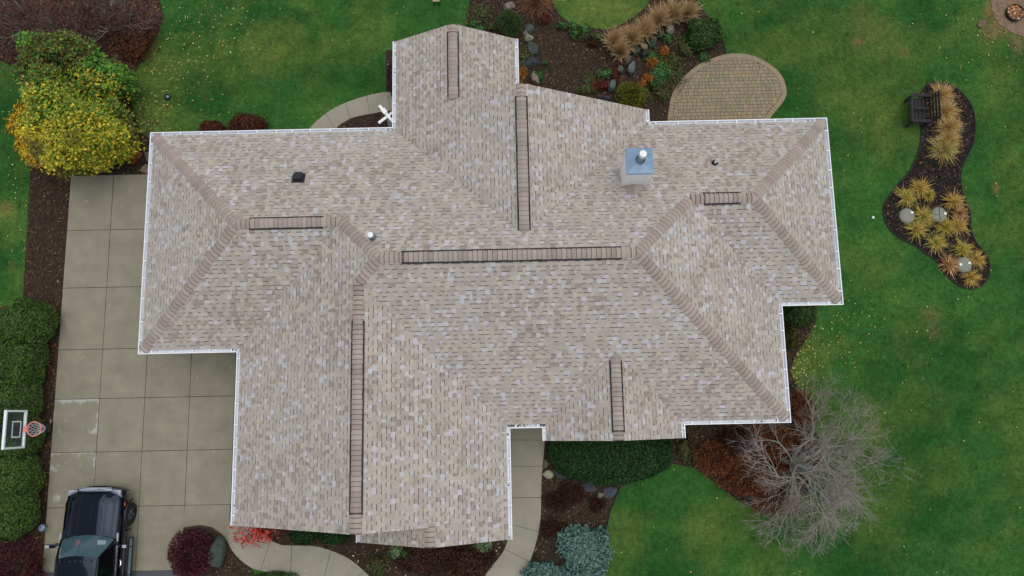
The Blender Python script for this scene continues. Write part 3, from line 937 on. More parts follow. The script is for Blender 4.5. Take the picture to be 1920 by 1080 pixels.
def walkway(name, label, outer, inner, joints, base_mat=True):
    """Slabs between two edges; joints are fractions along both edges."""
    root_poly = outer + inner[::-1]
    root = prism(root_poly, -.08, .008, name, M['joint'], None)
    tag(root, label, 'walkway', kind='structure')

    def at_(c, t):
        f = t * (len(c) - 1); i = min(int(f), len(c) - 2); f -= i
        return (c[i][0] * (1 - f) + c[i + 1][0] * f, c[i][1] * (1 - f) + c[i + 1][1] * f)
    for a, b in zip(joints[:-1], joints[1:]):
        o_ = [at_(outer, a[0] + (b[0] - a[0]) * k / 8) for k in range(9)]
        i_ = [at_(inner, a[1] + (b[1] - a[1]) * k / 8) for k in range(9)]
        # pull the ends in to leave the joint
        c0 = np.mean(o_ + i_, 0)
        pl = [(p[0] + (c0[0] - p[0]) * .014, p[1] + (c0[1] - p[1]) * .014) for p in o_ + i_[::-1]]
        L = math.hypot(o_[0][0] - o_[-1][0], o_[0][1] - o_[-1][1])
        prism(pl, -.06, .034 + random.uniform(-.003, .003), 'slab', M['walk'], root)


no, ni = catmull(NPATH_O, 8, False), catmull(NPATH_I, 8, False)


def frac(c, u, v):
    p = G(u, v)
    d = [math.hypot(p[0] - q[0], p[1] - q[1]) for q in c]
    return d.index(min(d)) / (len(c) - 1)


walkway('back_walkway', 'curved pale concrete walkway behind the north eave', no, ni,
        [(0, 0)] + [(frac(no, *a), frac(ni, *b)) for a, b in (((609, 214), (628, 243)), ((647, 194), (659, 223)), ((687, 181), (694, 215)), ((727, 173), (731, 208)))] + [(1, 1)])
fo = catmull(GP_([(430, 978), (470, 985), (503, 1009), (521, 1018.5), (537, 1022), (587, 1023), (621, 1031.5), (654, 1046.5), (681, 1068), (700, 1090), (722, 1140)]), 8, False)
fi = catmull(GP_([(429.5, 1003), (430, 1022.5), (446, 1045), (467, 1062), (483, 1069), (508, 1073.5), (550, 1080), (590, 1092), (625, 1115), (640, 1160)]), 8, False)
walkway('garage_walkway', 'curved concrete walkway from the driveway past the garage corner', fo, fi,
        [(0, 0)] + [(frac(fo, *a), frac(fi, *b)) for a, b in (((455, 1004), (430, 1022.5)), ((509, 1014), (488, 1069)), ((549, 1022.8), (544, 1079)), ((621, 1032), (602, 1098)), ((684, 1071), (632, 1120)))] + [(1, 1)])
ro = catmull(GP_([(1023, 790), (1022, 825), (1017.5, 880), (1015.5, 907), (1014.5, 960), (1010.5, 997), (1002.5, 1027), (993.5, 1053), (981, 1078), (950, 1140)]), 8, False)
ri = catmull(GP_([(950, 790), (952, 825), (953, 880), (954, 907), (956, 960), (957, 990), (947, 1026), (937, 1043), (923, 1060), (909, 1079), (870, 1140)]), 8, False)
walkway('entry_walkway', 'concrete entry walkway beside the garage wing, running south from the porch notch', ro, ri,
        [(0, 0)] + [(frac(ro, *a), frac(ri, *b)) for a, b in (((1022, 825), (952, 825)), ((1017, 877), (953, 877)), ((1014.5, 934), (955, 934)), ((1010, 995), (956, 984)), ((993, 1053), (945, 1029)))] + [(.94, .94), (1, 1)])

# beds
CH = {'west': 11000, 'corner': 700, 'front': 1800, 'walk': 3000, 'east': 4200, 'north': 7000, 'nook': 400, 'gable': 250, 'island': 5500}
CHIP = [lin(62, 51, 43), lin(44, 37, 32), lin(78, 64, 54), lin(96, 80, 68), lin(33, 29, 26), lin(118, 100, 86)]
LITTER = [lin(124, 76, 48), lin(138, 94, 60), lin(104, 64, 46), lin(160, 120, 70), lin(96, 54, 46)]
BLAB = {'west': 'long dark mulch bed between the west lawn and the driveway', 'corner': 'small mulch bed with boulder at the end of the driveway', 'front': 'mulch bed under the front gable between the two walkways',
        'walk': 'mulch bed with blue juniper east of the entry walkway', 'east': 'mulch bed round the southeast corner under the bare tree', 'north': 'large dark mulch bed with rocks behind the north gables',
        'nook': 'small crescent mulch bed inside the curved back walkway', 'gable': 'narrow mulch strip beside the north gable wall', 'island': 'peanut shaped mulch island bed with black edging in the lawn'}
BEDS['island'] = ISLAND
HOUSEFOOT = foot


def scatter(poly, n, r=rng):
    P2 = np.array(poly); lo, hi = P2.min(0), P2.max(0)
    lo = np.maximum(lo, (-22, -8)); hi = np.minimum(hi, (22, 18.5))
    out = np.zeros((0, 2)); k = 0
    while len(out) < n and k < 30:
        q = r.uniform(lo, hi, (n * 2, 2))
        q = q[in_poly(q[:, 0], q[:, 1], poly) & ~in_poly(q[:, 0], q[:, 1], HOUSEFOOT)]
        out = np.concatenate([out, q]); k += 1
    return out[:n]


def flat_quads(xy, z0, z1, l0, l1, asp, tilt, r=rng):
    """Small quads lying about: returns V, F."""
    n = len(xy)
    a = r.uniform(0, 2 * math.pi, n); L = r.uniform(l0, l1, n) / 2; w = L * r.uniform(asp * .6, asp * 1.3, n)
    d = np.stack([np.cos(a), np.sin(a), r.normal(0, tilt, n)], 1); e = np.stack([-np.sin(a), np.cos(a), r.normal(0, tilt, n)], 1)
    c = np.concatenate([xy, r.uniform(z0, z1, (n, 1))], 1)
    V = np.stack([c - d * L[:, None], c + e * w[:, None], c + d * L[:, None], c - e * w[:, None]], 1).reshape(-1, 3)
    return V, np.arange(4 * n).reshape(n, 4)


def pick(pal, n, r=rng, jit=.15):
    c = np.array(pal)[r.integers(0, len(pal), n)]
    return c * r.uniform(1 - jit, 1 + jit, (n, 1))


for k, poly in BEDS.items():
    p_ = poly if area2(poly) > 0 else poly[::-1]
    bm = bmesh.new()
    vs = [bm.verts.new((*p, .022 if k != 'nook' else .020)) for p in p_]
    lo = [bm.verts.new((*p, -.05)) for p in p_]
    f = bm.faces.new(vs)
    for i in range(len(vs)):
        bm.faces.new([vs[i], lo[i], lo[(i + 1) % len(vs)], vs[(i + 1) % len(vs)]])
    bmesh.ops.recalc_face_normals(bm, faces=bm.faces)
    bmesh.ops.triangulate(bm, faces=[f])
    me = bpy.data.meshes.new('garden_bed'); bm.to_mesh(me); bm.free()
    bed = link('garden_bed', me, M['mulch_dark' if k == 'island' else 'mulch'])
    tag(bed, BLAB[k], 'garden bed', kind='structure')
    xy = scatter(poly, CH[k])
    V, F = flat_quads(xy, .024, .045, .04, .13, .32, .35)
    cl = pick(CHIP, len(F), jit=.25)
    if k == 'island': cl *= np.where(rng.random((len(F), 1)) < .8, .6, 1.3)
    lit = rng.random(len(F)) < {'west': .22, 'east': .25, 'north': .10, 'walk': .06, 'front': .08, 'island': .05}.get(k, .05)
    if k == 'west':
        lit |= (xy[:, 0] > -17.35) & (xy[:, 1] < 4.5) & (rng.random(len(F)) < .8)
        lit |= (xy[:, 1] > 12.6) & (rng.random(len(F)) < .45)
    cl[lit] = pick(LITTER, int(lit.sum()), jit=.3)
    ch = link('mulch_chips', np_mesh('mulch_chips', V, F, cl), M['chips'], bed)
    tag(ch, kind='stuff')
    if k in ('island',):
        mb = MB(); n = len(p_)
        for i in range(n):
            a, b = p_[i], p_[(i + 1) % n]
            dx, dy = b[0] - a[0], b[1] - a[1]; L = math.hypot(dx, dy) or 1
            c1, c2 = p_[(i + 2) % n], p_[i - 1]
            mb.tube([(a[0], a[1], .03), (b[0], b[1], .03)], .028, 6, caps=False)
        mb.build('bed_edging', M['edging'], bed)
# thick litter of fallen leaves under the bare shrubs
q = scatter(GP_([(-40, -60), (300, -60), (298, 40), (270, 105), (246, 150), (60, 150), (30, 120), (-40, 90)]), 8000)
V, F = flat_quads(q, .04, .10, .05, .12, .6, .45)
tag(link('leaf_litter', np_mesh('leaf_litter', V, F, pick([lin(104, 62, 48), lin(86, 54, 50), lin(124, 80, 54), lin(72, 50, 52), lin(92, 76, 72), lin(140, 98, 60), lin(64, 50, 46)], len(F), jit=.3)), M['leaf']), 'brown and rusty leaf litter under the bare shrubs in the top left corner', 'leaves', kind='stuff')
# short edging strips where beds meet the lawn
for lab, pts, par in (('walk', [(1163, 914), (1152, 936), (1143, 960), (1133, 1013), (1129, 1060), (1127, 1140)], 0), ('north', [(1352, 72), (1358, 88), (1361, 100)], 0), ('gable', [(725.5, 95), (725, 120), (726, 170)], 0)):
    q = GP_(pts)
    bed = [o for o in bpy.data.objects if o.get('label') == BLAB[lab]][0]
    mb = MB(); mb.tube([(*p, .035) for p in q], .025, 6); mb.build('bed_edging', M['edging'], bed)

prism(SAND, -.05, .018, 'gravel_patch', M['gravel'], None)
tag(bpy.data.objects['gravel_patch'], 'bare sandy gravel patch around the fire ring at the lawn corner', 'gravel patch', kind='structure')
xy = scatter(SAND, 2600)
V, F = flat_quads(xy, .02, .03, .02, .06, .7, .25)
sg = link('gravel_stones', np_mesh('gravel_stones', V, F, pick([lin(140, 116, 92), lin(112, 92, 78), lin(160, 138, 112), lin(94, 82, 76)], len(F), jit=.2)), M['chips'], bpy.data.objects['gravel_patch'])
tag(sg, kind='stuff')

# patio of pavers with a border course
pat = prism(PATIO, -.08, .012, 'patio', M['joint'], None)
tag(pat, 'round brick paver patio beside the northeast eave', 'patio', kind='structure')
pc = np.mean(PATIO, 0)
PVC = [lin(144, 130, 105), lin(139, 127, 104), lin(148, 133, 105), lin(135, 125, 104), lin(143, 127, 104), lin(133, 124, 105), lin(150, 134, 104)]
pav = []
pts = np.array(PATIO)
seg = np.concatenate([[0], np.cumsum(np.linalg.norm(np.diff(np.concatenate([pts, pts[:1]]), axis=0), axis=1))])
def along(s_):
    s_ %= seg[-1]
    i = int(np.searchsorted(seg, s_, 'right') - 1); i = min(i, len(pts) - 1)
    f = (s_ - seg[i]) / (seg[i + 1] - seg[i]); return pts[i] * (1 - f) + pts[(i + 1) % len(pts)] * f
nb = int(seg[-1] / .118)
inner = []
for k in range(nb):
    a, b = along(k * seg[-1] / nb + .004), along((k + 1) * seg[-1] / nb - .004)
    t = b - a; t = t / np.linalg.norm(t); nr = np.array([-t[1], t[0]])
    if np.dot(nr, pc - a) < 0: nr = -nr
    pav.append(([tuple(a), tuple(b), tuple(b + nr * .19), tuple(a + nr * .19)], random.choice([PVC[0], PVC[2], PVC[4], lin(146, 130, 108)]), .031))
    inner.append(tuple(a + nr * .2))
inn = inner
lo, hi = np.array(inn).min(0), np.array(inn).max(0)
y = lo[1]
while y < hi[1]:
    h = .137
    x = lo[0] - random.random() * .2
    while x < hi[0]:
        w = random.choice((.11, .15, .15, .2, .22))
        c = clip_rect(inn, x, x + w - .009, y, y + h - .009)
        if c and abs(area2(c)) > .0012:
            if len(c) > 4:      # merge nearly coincident points left by the clip
                c2 = [c[0]]
                for p in c[1:]:
                    if math.hypot(p[0] - c2[-1][0], p[1] - c2[-1][1]) > .012: c2.append(p)
                c = c2
            if len(c) >= 3: pav.append((c, random.choice(PVC), .03 + random.uniform(-.003, .003)))
        x += w
    y += h
cen = np.array([np.mean(p[0], 0) for p in pav])
px_, py_ = PX(np.concatenate([cen, np.full((len(cen), 1), .03)], 1))
vis = (py_ < 226) | (px_ > 1445)
ars = np.array([abs(area2(p[0])) for p in pav])
order = np.argsort(-(ars * (1 + 10 * vis)))
prest = MB()
for rank, i in enumerate(order):
    pl, c, z = pav[i]
    if area2(pl) < 0: pl = pl[::-1]
    n = len(pl)
    q = np.mean(pl, 0)
    top = [(q[0] + (p[0] - q[0]) * .93, q[1] + (p[1] - q[1]) * .93, z) for p in pl]
    tgt = MB() if rank < 300 else prest
    tgt.add([(*p, .008) for p in pl] + [(*p, z - .006) for p in pl] + top, [tuple(range(2 * n, 3 * n))] + [(k, (k + 1) % n, (k + 1) % n + n, k + n) for k in range(n)] + [(k + n, (k + 1) % n + n, (k + 1) % n + 2 * n, k + 2 * n) for k in range(n)], tuple(v * random.uniform(.94, 1.05) for v in c))
    if rank < 300: tgt.build('paver', M['paver'], pat, True)
tag(prest.build('pavers', M['paver'], pat, True), kind='stuff')

# grass blades on the lawn
def lawn_mask(x, y):
    m = (x > -21.5) & (x < 21.5) & (y > -7.6) & (y < 18)
    for k, poly in BEDS.items(): m &= ~in_poly(x, y, poly)
    for poly in (SAND, PATIO, HOUSEFOOT, no + ni[::-1], fo + fi[::-1], ro + ri[::-1]): m &= ~in_poly(x, y, poly)
    m &= ~((x > -16.68) & (x < -8.4) & (y > -5.2) & (y < 9.15)) & ~((x < -11.2) & (x > -19) & (y < -5.15))
    return m


_n4, _n5 = SinNoise(10, 40, 2, 14), SinNoise(24, 60, 2, 15)
NB = 400000
bx, by = rng.uniform(-21.5, 21.5, NB), rng.uniform(-7.6, 18, NB)
k_ = lawn_mask(bx, by); bx, by = bx[k_], by[k_]
tint = lawn_tint(bx, by)
NB = len(bx)
ang = rng.uniform(0, 6.283, NB); ln = rng.uniform(.04, .09, NB); wd = rng.uniform(.006, .012, NB)
d = np.stack([np.cos(ang), np.sin(ang)], 1)
V = np.zeros((NB, 3, 3))
V[:, 0, 0] = bx - d[:, 1] * wd; V[:, 0, 1] = by + d[:, 0] * wd
V[:, 1, 0] = bx + d[:, 1] * wd; V[:, 1, 1] = by - d[:, 0] * wd
V[:, 2, 0] = bx + d[:, 0] * ln; V[:, 2, 1] = by + d[:, 1] * ln; V[:, 2, 2] = rng.uniform(.02, .05, NB)
gr = link('grass', np_mesh('grass', V.reshape(-1, 3), np.arange(3 * NB).reshape(NB, 3), tint * (rng.uniform(.55, 1.6, (NB, 1)) * (1 + .3 * _n4(np.stack([bx, by], 1)) + .2 * _n5(np.stack([bx, by], 1)))[:, None]).clip(.3, 2.4)), M['blade'])
tag(gr, 'short green grass blades covering the lawn', 'grass', kind='stuff')

# fallen leaves: dense on the lawn near the yellow tree, sparse elsewhere
def blob(n, u, v, ru, rv):
    c = G(u, v); return rng.normal(0, 1, (n, 2)) * np.array([ru, rv]) / 51.0 / 1.6 + c


LX = np.concatenate([blob(300, 320, 170, 90, 130), blob(160, 270, 230, 40, 60), blob(120, 400, 60, 90, 60), blob(160, 60, 300, 70, 260), blob(170, 1500, 690, 22, 70), blob(120, 1520, 640, 60, 60), rng.uniform((-20, -6), (20, 16.3), (700, 2)), blob(90, 1600, 620, 120, 100), blob(100, 1860, 60, 90, 60), blob(60, 15, 60, 40, 60)])
LX = LX[lawn_mask(LX[:, 0], LX[:, 1])]
V, F = flat_quads(LX, .045, .07, .03, .075, .7, .35)
cl = pick([lin(190, 180, 96), lin(196, 170, 90), lin(170, 150, 84), lin(206, 200, 150), lin(150, 110, 60), lin(180, 186, 110)], len(F), jit=.2)
tag(link('fallen_leaves', np_mesh('fallen_leaves', V, F, cl), M['leaf']), 'pale yellow fallen leaves scattered over the lawn', 'leaves', kind='stuff')
PXY = np.concatenate([scatter(fo + fi[::-1], 46), scatter(BEDS['front'], 130), rng.uniform((-16.5, -5), (-9, 9), (46, 2))])
PXY = PXY[~((PXY[:, 0] > -15.6) & (PXY[:, 0] < -13.2) & (PXY[:, 1] < -2.2))]
V, F = flat_quads(PXY, .05, .055, .04, .09, .6, .12)
tag(link('stray_leaves', np_mesh('stray_leaves', V, F, pick([lin(200, 190, 160), lin(190, 170, 120), lin(150, 130, 100)], len(F))), M['leaf']), 'few pale leaves lying on the concrete and the front bed', 'leaves', kind='stuff')

# ------------------------------------------------------------------ plants
def norm(a): return a / np.maximum(np.linalg.norm(a, axis=1), 1e-9)[:, None]


def leaf_quads(Pt, N, size, asp, r, along=None):
    """Folded leaf quads at points Pt with normals N."""
    n = len(Pt)
    N = norm(N)
    t = along if along is not None else norm(np.cross(N, r.normal(size=(n, 3))))
    t = norm(t - N * (t * N).sum(1)[:, None])
    b = np.cross(N, t)
    L = size[:, None]
    W = (size * asp * r.uniform(.75, 1.25, n))[:, None]
    fold = N * (W * .35)
    V = np.stack([Pt - t * L * .5, Pt + b * W * .5 + fold, Pt + t * L * .5, Pt - b * W * .5 + fold], 1)
    return V.reshape(-1, 3), np.arange(4 * n).reshape(n, 4)


def crown_pts(n, rx, ry, h, r, lump=.18, shell=.55, zc=.4, freq=3.0, seed=0, zmin=.03, cut=-.55):
    """Points through a lumpy crown standing on the ground, centre at height zc*h."""
    d = norm(r.normal(size=(int(n * 1.5) + 50, 3)))
    d = d[d[:, 2] > cut][:n]
    nz = SinNoise(freq, 14, 3, seed); nz2 = SinNoise(freq * 2.7, 14, 3, seed + 1)
    f = 1 + lump * nz(d) + lump * .55 * nz2(d)
    rho = 1 - (1 - shell) * r.random(len(d)) ** 1.6
    vz = np.where(d[:, 2] > 0, h * (1 - zc), h * zc)
    S = np.stack([np.full(len(d), rx), np.full(len(d), ry), vz], 1)
    Pt = d * S * (f * rho)[:, None]
    Pt[:, 2] = np.maximum(Pt[:, 2] + zc * h, zmin)
    return Pt, d / S * min(rx, h), f


def tubes(segs, sides=4):
    """segs: (N,8) x0 y0 z0 x1 y1 z1 r0 r1 -> V, F"""
    S = np.asarray(segs, float)
    a, b = S[:, :3], S[:, 3:6]
    d = norm(b - a)
    ref = np.where(np.abs(d[:, 2:3]) > .9, np.array([[1., 0, 0]]), np.array([[0, 0, 1.]]))
    u = norm(np.cross(d, ref)); v = np.cross(d, u)
    A = np.arange(sides) * 2 * math.pi / sides
    off = u[:, None, :] * np.cos(A)[None, :, None] + v[:, None, :] * np.sin(A)[None, :, None]
    V = np.concatenate([a[:, None, :] + off * S[:, 6][:, None, None], b[:, None, :] + off * S[:, 7][:, None, None]], 1)
    k = np.arange(sides); k2 = (k + 1) % sides
    F = np.stack([k, k2, k2 + sides, k + sides], 1)[None] + (np.arange(len(S)) * 2 * sides)[:, None, None]
    return V.reshape(-1, 3), F.reshape(-1, 4)


def stems(rx, ry, h, r, n=7, rad=.018, z0=0.0):
    segs = []
    for i in range(n):
        a = r.uniform(0, 6.28); k = r.uniform(.25, .7)
        p0 = np.array([r.normal(0, .05), r.normal(0, .05), z0]); p1 = np.array([math.cos(a) * rx * k * .5, math.sin(a) * ry * k * .5, h * .4]); p2 = np.array([math.cos(a) * rx * k, math.sin(a) * ry * k, h * r.uniform(.6, .8)])
        segs += [(*p0, *p1, rad, rad * .7), (*p1, *p2, rad * .7, rad * .3)]
    return segs


PALS = {
    'yellow': [lin(204, 186, 42), lin(178, 166, 42), lin(216, 194, 46), lin(146, 150, 42), lin(162, 142, 52)],
    'gold': [lin(226, 188, 38), lin(214, 168, 40), lin(210, 192, 48), lin(196, 146, 40)],
    'green': [lin(78, 132, 42), lin(62, 110, 40), lin(96, 146, 46), lin(52, 86, 38), lin(110, 134, 46)],
    'olive': [lin(104, 104, 38), lin(84, 84, 36), lin(120, 112, 42), lin(96, 74, 44)],
    'arbor': [lin(64, 92, 32), lin(50, 76, 27), lin(76, 104, 38), lin(42, 62, 25), lin(72, 90, 38)],
    'box': [lin(28, 58, 24), lin(22, 46, 20), lin(38, 72, 30), lin(46, 84, 36)],
    'dkgreen': [lin(48, 80, 36), lin(36, 64, 30), lin(60, 92, 42), lin(70, 104, 50), lin(84, 96, 50)],
    'fresh': [lin(62, 110, 50), lin(50, 94, 44), lin(78, 122, 60), lin(90, 134, 80)],
    'pale': [lin(120, 142, 100), lin(96, 124, 80), lin(140, 158, 118), lin(80, 110, 66)],
    'juniper': [lin(88, 122, 112), lin(74, 106, 98), lin(102, 136, 122), lin(62, 92, 84)],
    'burgundy': [lin(88, 40, 48), lin(70, 32, 40), lin(108, 50, 56), lin(58, 28, 36)],
    'russet': [lin(94, 50, 32), lin(76, 40, 28), lin(110, 62, 40), lin(60, 34, 26)],
    'rust': [lin(134, 76, 46), lin(112, 62, 40), lin(150, 92, 56), lin(90, 52, 36), lin(120, 82, 54)],
    'maroon': [lin(64, 34, 32), lin(52, 28, 28), lin(78, 44, 36), lin(44, 28, 26), lin(86, 60, 36)],
    'red': [lin(220, 76, 66), lin(200, 60, 54), lin(232, 96, 84), lin(184, 70, 50)],
    'orange': [lin(176, 114, 44), lin(158, 96, 40), lin(192, 134, 62), lin(140, 84, 40)],
    'ygreen': [lin(112, 112, 34), lin(92, 98, 32), lin(128, 122, 40), lin(76, 84, 30)],
    'tan': [lin(196, 168, 122), lin(178, 148, 102), lin(208, 184, 142), lin(168, 130, 86)],
    'straw': [lin(194, 164, 80), lin(180, 148, 70), lin(204, 178, 98), lin(160, 124, 68)],
    'lime': [lin(160, 166, 60), lin(136, 150, 56), lin(182, 178, 78), lin(176, 142, 58)],
    'brown': [lin(124, 82, 56), lin(104, 68, 48), lin(146, 104, 72), lin(84, 56, 42)],
    'wine': [lin(96, 40, 34), lin(80, 34, 30), lin(112, 50, 40)],
    'weeds': [lin(70, 96, 50), lin(96, 104, 56), lin(112, 84, 50), lin(56, 78, 44)],
}


def colour(pal, n, r, jit=.2): return pick(PALS[pal], n, r, jit)


_seed = [100]


def shrub(name, label, cat, u, v, ru, rv, h, n, leaf, pal, asp=.5, lump=.18, shell=.5, group=None, jit=.55, part='foliage', freq=3.0, upright=0.0, zc=.4, stem_n=7, cut=-.55, mixer=None):
    _seed[0] += 1
    r = np.random.default_rng(_seed[0])
    x, y = G(u, v, h * .5)
    k = FPX / (H - h * .5)
    rx, ry = ru / k, rv / k
    root = empty(name, (x, y, 0.02))
    tag(root, label, cat, group)
    Pt, N, f = crown_pts(n, rx, ry, h, r, lump, shell, zc, freq, _seed[0], cut=cut)
    nn = norm(N) + r.normal(0, jit, (len(Pt), 3)) + np.array([0, 0, upright])
    sz = leaf * r.uniform(.7, 1.35, len(Pt))
    c = mixer(Pt, len(Pt), r) if mixer else colour(pal, len(Pt), r)
    al = None
    if upright < 0:      # spiky sprays pointing outwards
        al = norm(N) + r.normal(0, .45, (len(Pt), 3)); nn = norm(np.cross(al, r.normal(size=(len(Pt), 3))))
    V, F = leaf_quads(Pt, nn, sz, asp, r, al)
    V[:, 2] = np.maximum(V[:, 2], .004)
    link(part, np_mesh(part, V, F, c), M['leaf'], root)
    V, F = tubes(stems(rx, ry, h, r, stem_n), 4)
    link('stem', np_mesh('stem', V, F), M['bark'], root)
    return root


def tuft(name, label, cat, u, v, rad_px, h, n, pal, group=None, lean=.75, wid=.012, droop=.35, tips=None, az=None):
    """A clump of arching grass blades, one mesh with its origin at the clump's base."""
    _seed[0] += 1
    r = np.random.default_rng(_seed[0])
    x, y = G(u, v, h * .35)
    R = rad_px / 53.0
    a = r.uniform(0, 6.283, n) if az is None else r.normal(az[0], az[1], n)
    L = R * r.uniform(.55, 1.15, n) * 1.15
    Hh = h * r.uniform(.55, 1.1, n)
    b = r.normal(0, R * .13, (n, 2))
    w = wid * r.uniform(.6, 1.4, n)
    T = np.array([0, .35, .7, 1.0])
    ln_ = r.uniform(.15, 1.0, n) ** .7 * lean / .75
    pts = np.zeros((n, 4, 3))
    for i, t in enumerate(T):
        rr = L * ln_ * t ** 1.35
        pts[:, i, 0] = b[:, 0] + np.cos(a) * rr; pts[:, i, 1] = b[:, 1] + np.sin(a) * rr
        pts[:, i, 2] = np.maximum(Hh * (t * (1 + droop) - droop * 1.6 * t * t * ln_) * (1.1 - .45 * ln_), .01)
    side = np.stack([-np.sin(a), np.cos(a), np.zeros(n)], 1)
    V = np.zeros((n, 8, 3))
    for i, t in enumerate(T):
        ww_ = (w * (1 - t * .8))[:, None]
        V[:, 2 * i] = pts[:, i] - side * ww_; V[:, 2 * i + 1] = pts[:, i] + side * ww_
    F = np.array([[0, 1, 3, 2], [2, 3, 5, 4], [4, 5, 7, 6]])[None] + (np.arange(n) * 8)[:, None, None]
    c = colour(pal, n, r, .22)
    c = np.repeat(c[:, None], 3, 1)
    if tips:
        k = r.random(n) < .45
        c[k] = colour(tips, n, r)[k][:, None]
    o = link(name, np_mesh(name, V.reshape(-1, 3), F.reshape(-1, 4), c.reshape(-1, 3)), M['leaf'])
    o.location = (x, y, .02)
    return tag(o, label, cat, group)


def rock(name, label, u, v, ru, rv, h, rot, col, seed, cat='boulder', flat=.0, group=None):
    x, y = G(u, v, h * .6)
    rx, ry = ru / 53.0, rv / 53.0
    bm = bmesh.new()
    bmesh.ops.create_icosphere(bm, subdivisions=3, radius=1)
    nz, nz2 = SinNoise(1.5, 10, 3, seed), SinNoise(5, 14, 3, seed + 3)
    rr_ = np.random.default_rng(seed); cuts = [(n_ / np.linalg.norm(n_), rr_.uniform(.55, .85)) for n_ in rr_.normal(size=(11, 3))]
    for vtx in bm.verts:
        p = np.array(vtx.co)
        f = 1.12 + .14 * nz(p[None])[0] + .05 * nz2(p[None])[0]
        for pn_, pd_ in cuts:
            e_ = p.dot(pn_) - pd_
            if e_ > 0: p = p - pn_ * e_ * .9
        q = p
        vtx.co = (q[0] * f * rx, q[1] * f * ry, max(min(q[2], 1 - flat) * f * h * .62, -.05 * h) + h * .3)
    me = bpy.data.meshes.new(name); bm.to_mesh(me); bm.free()
    at = me.attributes.new('Col', 'FLOAT_COLOR', 'FACE')
    at.data.foreach_set('color', np.tile(np.array([*lin(*col), 1.0], np.float32), len(me.polygons)))
    o = link(name, me, M['rock'])
    o.location = (x, y, 0); o.rotation_euler = (0, 0, math.radians(rot))
    return tag(o, label, cat, group)


# trees at the northwest corner
def yellow_mix(Pt, n, r):
    nz = SinNoise(1.1, 10, 3, 71)(Pt); nz2 = SinNoise(2.6, 12, 3, 72)(Pt)
    c = colour('yellow', n, r)
    eg = (Pt[:, 0] > .1 + .5 * nz2) & (r.random(n) < .22)
    c[eg] = np.array(lin(128, 146, 44)) * r.uniform(.75, 1.2, (int(eg.sum()), 1))
    w = -Pt[:, 0] / 1.9 * .9 - Pt[:, 1] / 1.9 * .35 + .35 * nz + .12 * r.normal(size=n)
    gold = w > .42
    c[gold] = colour('gold', n, r)[gold]
    ol = (nz2 - .2 * w > .28) & ~gold
    c[ol] = colour('olive', n, r)[ol]
    gr_ = (Pt[:, 1] > .55 + .5 * nz) & ~gold & (r.random(n) < .6)
    c[gr_] = colour('green', n, r)[gr_] * .9 + .1 * c[gr_]
    lim = (Pt[:, 0] > .4) & (r.random(n) < .3)
    c[lim] = np.array(lin(132, 148, 40)) * r.uniform(.8, 1.2, (int(lim.sum()), 1))
    return c


def green_mix(Pt, n, r):
    nz = SinNoise(1.5, 10, 3, 73)(Pt)
    c = colour('green', n, r)
    br = (nz + Pt[:, 1] * .5 > .35) & (r.random(n) < .65)
    c[br] = colour('olive', n, r)[br] * .75
    hi = (Pt[:, 0] < -.5) & (nz < .2) & (r.random(n) < .7)
    c[hi] = np.array(lin(88, 150, 38)) * r.uniform(.75, 1.2, (int(hi.sum()), 1))
    ye = (Pt[:, 1] < -.3) & (r.random(n) < .5)
    c[ye] = colour('yellow', n, r)[ye] * .8
    return c


def leafy_tree(name, label, u, v, ru, rv, h, n, leaf, mixer, seed, zc=.42, lump=.30):
    r = np.random.default_rng(seed)
    x, y = G(u, v, h * .55); k = FPX / (H - h * .55)
    rx, ry = ru / k, rv / k
    root = empty(name, (x, y, 0)); tag(root, label, 'tree')
    Pt, N, f = crown_pts(n, rx, ry, h, r, lump, .42, zc, 3.4, seed, zmin=.25)
    # leaves gather in sprays: pull points towards local twig ends
    ctr = Pt[r.integers(0, len(Pt), n // 14)]
    gi = r.integers(0, len(ctr), len(Pt))
    Pt = ctr[gi] + r.normal(0, .11, (len(Pt), 3)) * np.array([1, 1, .6])
    N = Pt - np.array([0, 0, zc * h * .6])
    V, F = leaf_quads(Pt, norm(N) + np.array([0, 0, .5]) + r.normal(0, .5, Pt.shape), leaf * r.uniform(.65, 1.35, n), .72, r)
    link('crown', np_mesh('crown', V, F, mixer(Pt, n, r)), M['leaf'], root)
    segs = [(0, 0, 0, .03, .02, h * .28, .13, .10)]
    V, F = tubes(segs, 8); link('trunk', np_mesh('trunk', V, F), M['bark'], root)
    segs = []
    for i in range(9):
        a = i * .7 + r.uniform(-.2, .2); kk = r.uniform(.45, .75)
        p1 = (math.cos(a) * rx * kk * .45, math.sin(a) * ry * kk * .45, h * .5); p2 = (math.cos(a) * rx * kk, math.sin(a) * ry * kk, h * r.uniform(.6, .8))
        segs = [(.03, .02, h * .25, *p1, .06, .04), (*p1, *p2, .04, .015)]
        for j in range(5):
            q = np.array(p2) + r.normal(0, .35, 3); segs.append((*(np.array(p1) * .5 + np.array(p2) * .5), *q, .018, .006))
        V, F = tubes(segs, 6); link('limb', np_mesh('limb', V, F), M['bark'], root)
    return root


leafy_tree('green_tree', 'leafy green tree with olive patches, just north of the yellow tree', 138, 146, 84, 60, 3.2, 30000, .10, green_mix, 31)
leafy_tree('yellow_tree', 'bushy tree turning golden yellow at the head of the driveway', 122, 240, 92, 78, 3.8, 56000, .095, yellow_mix, 32)

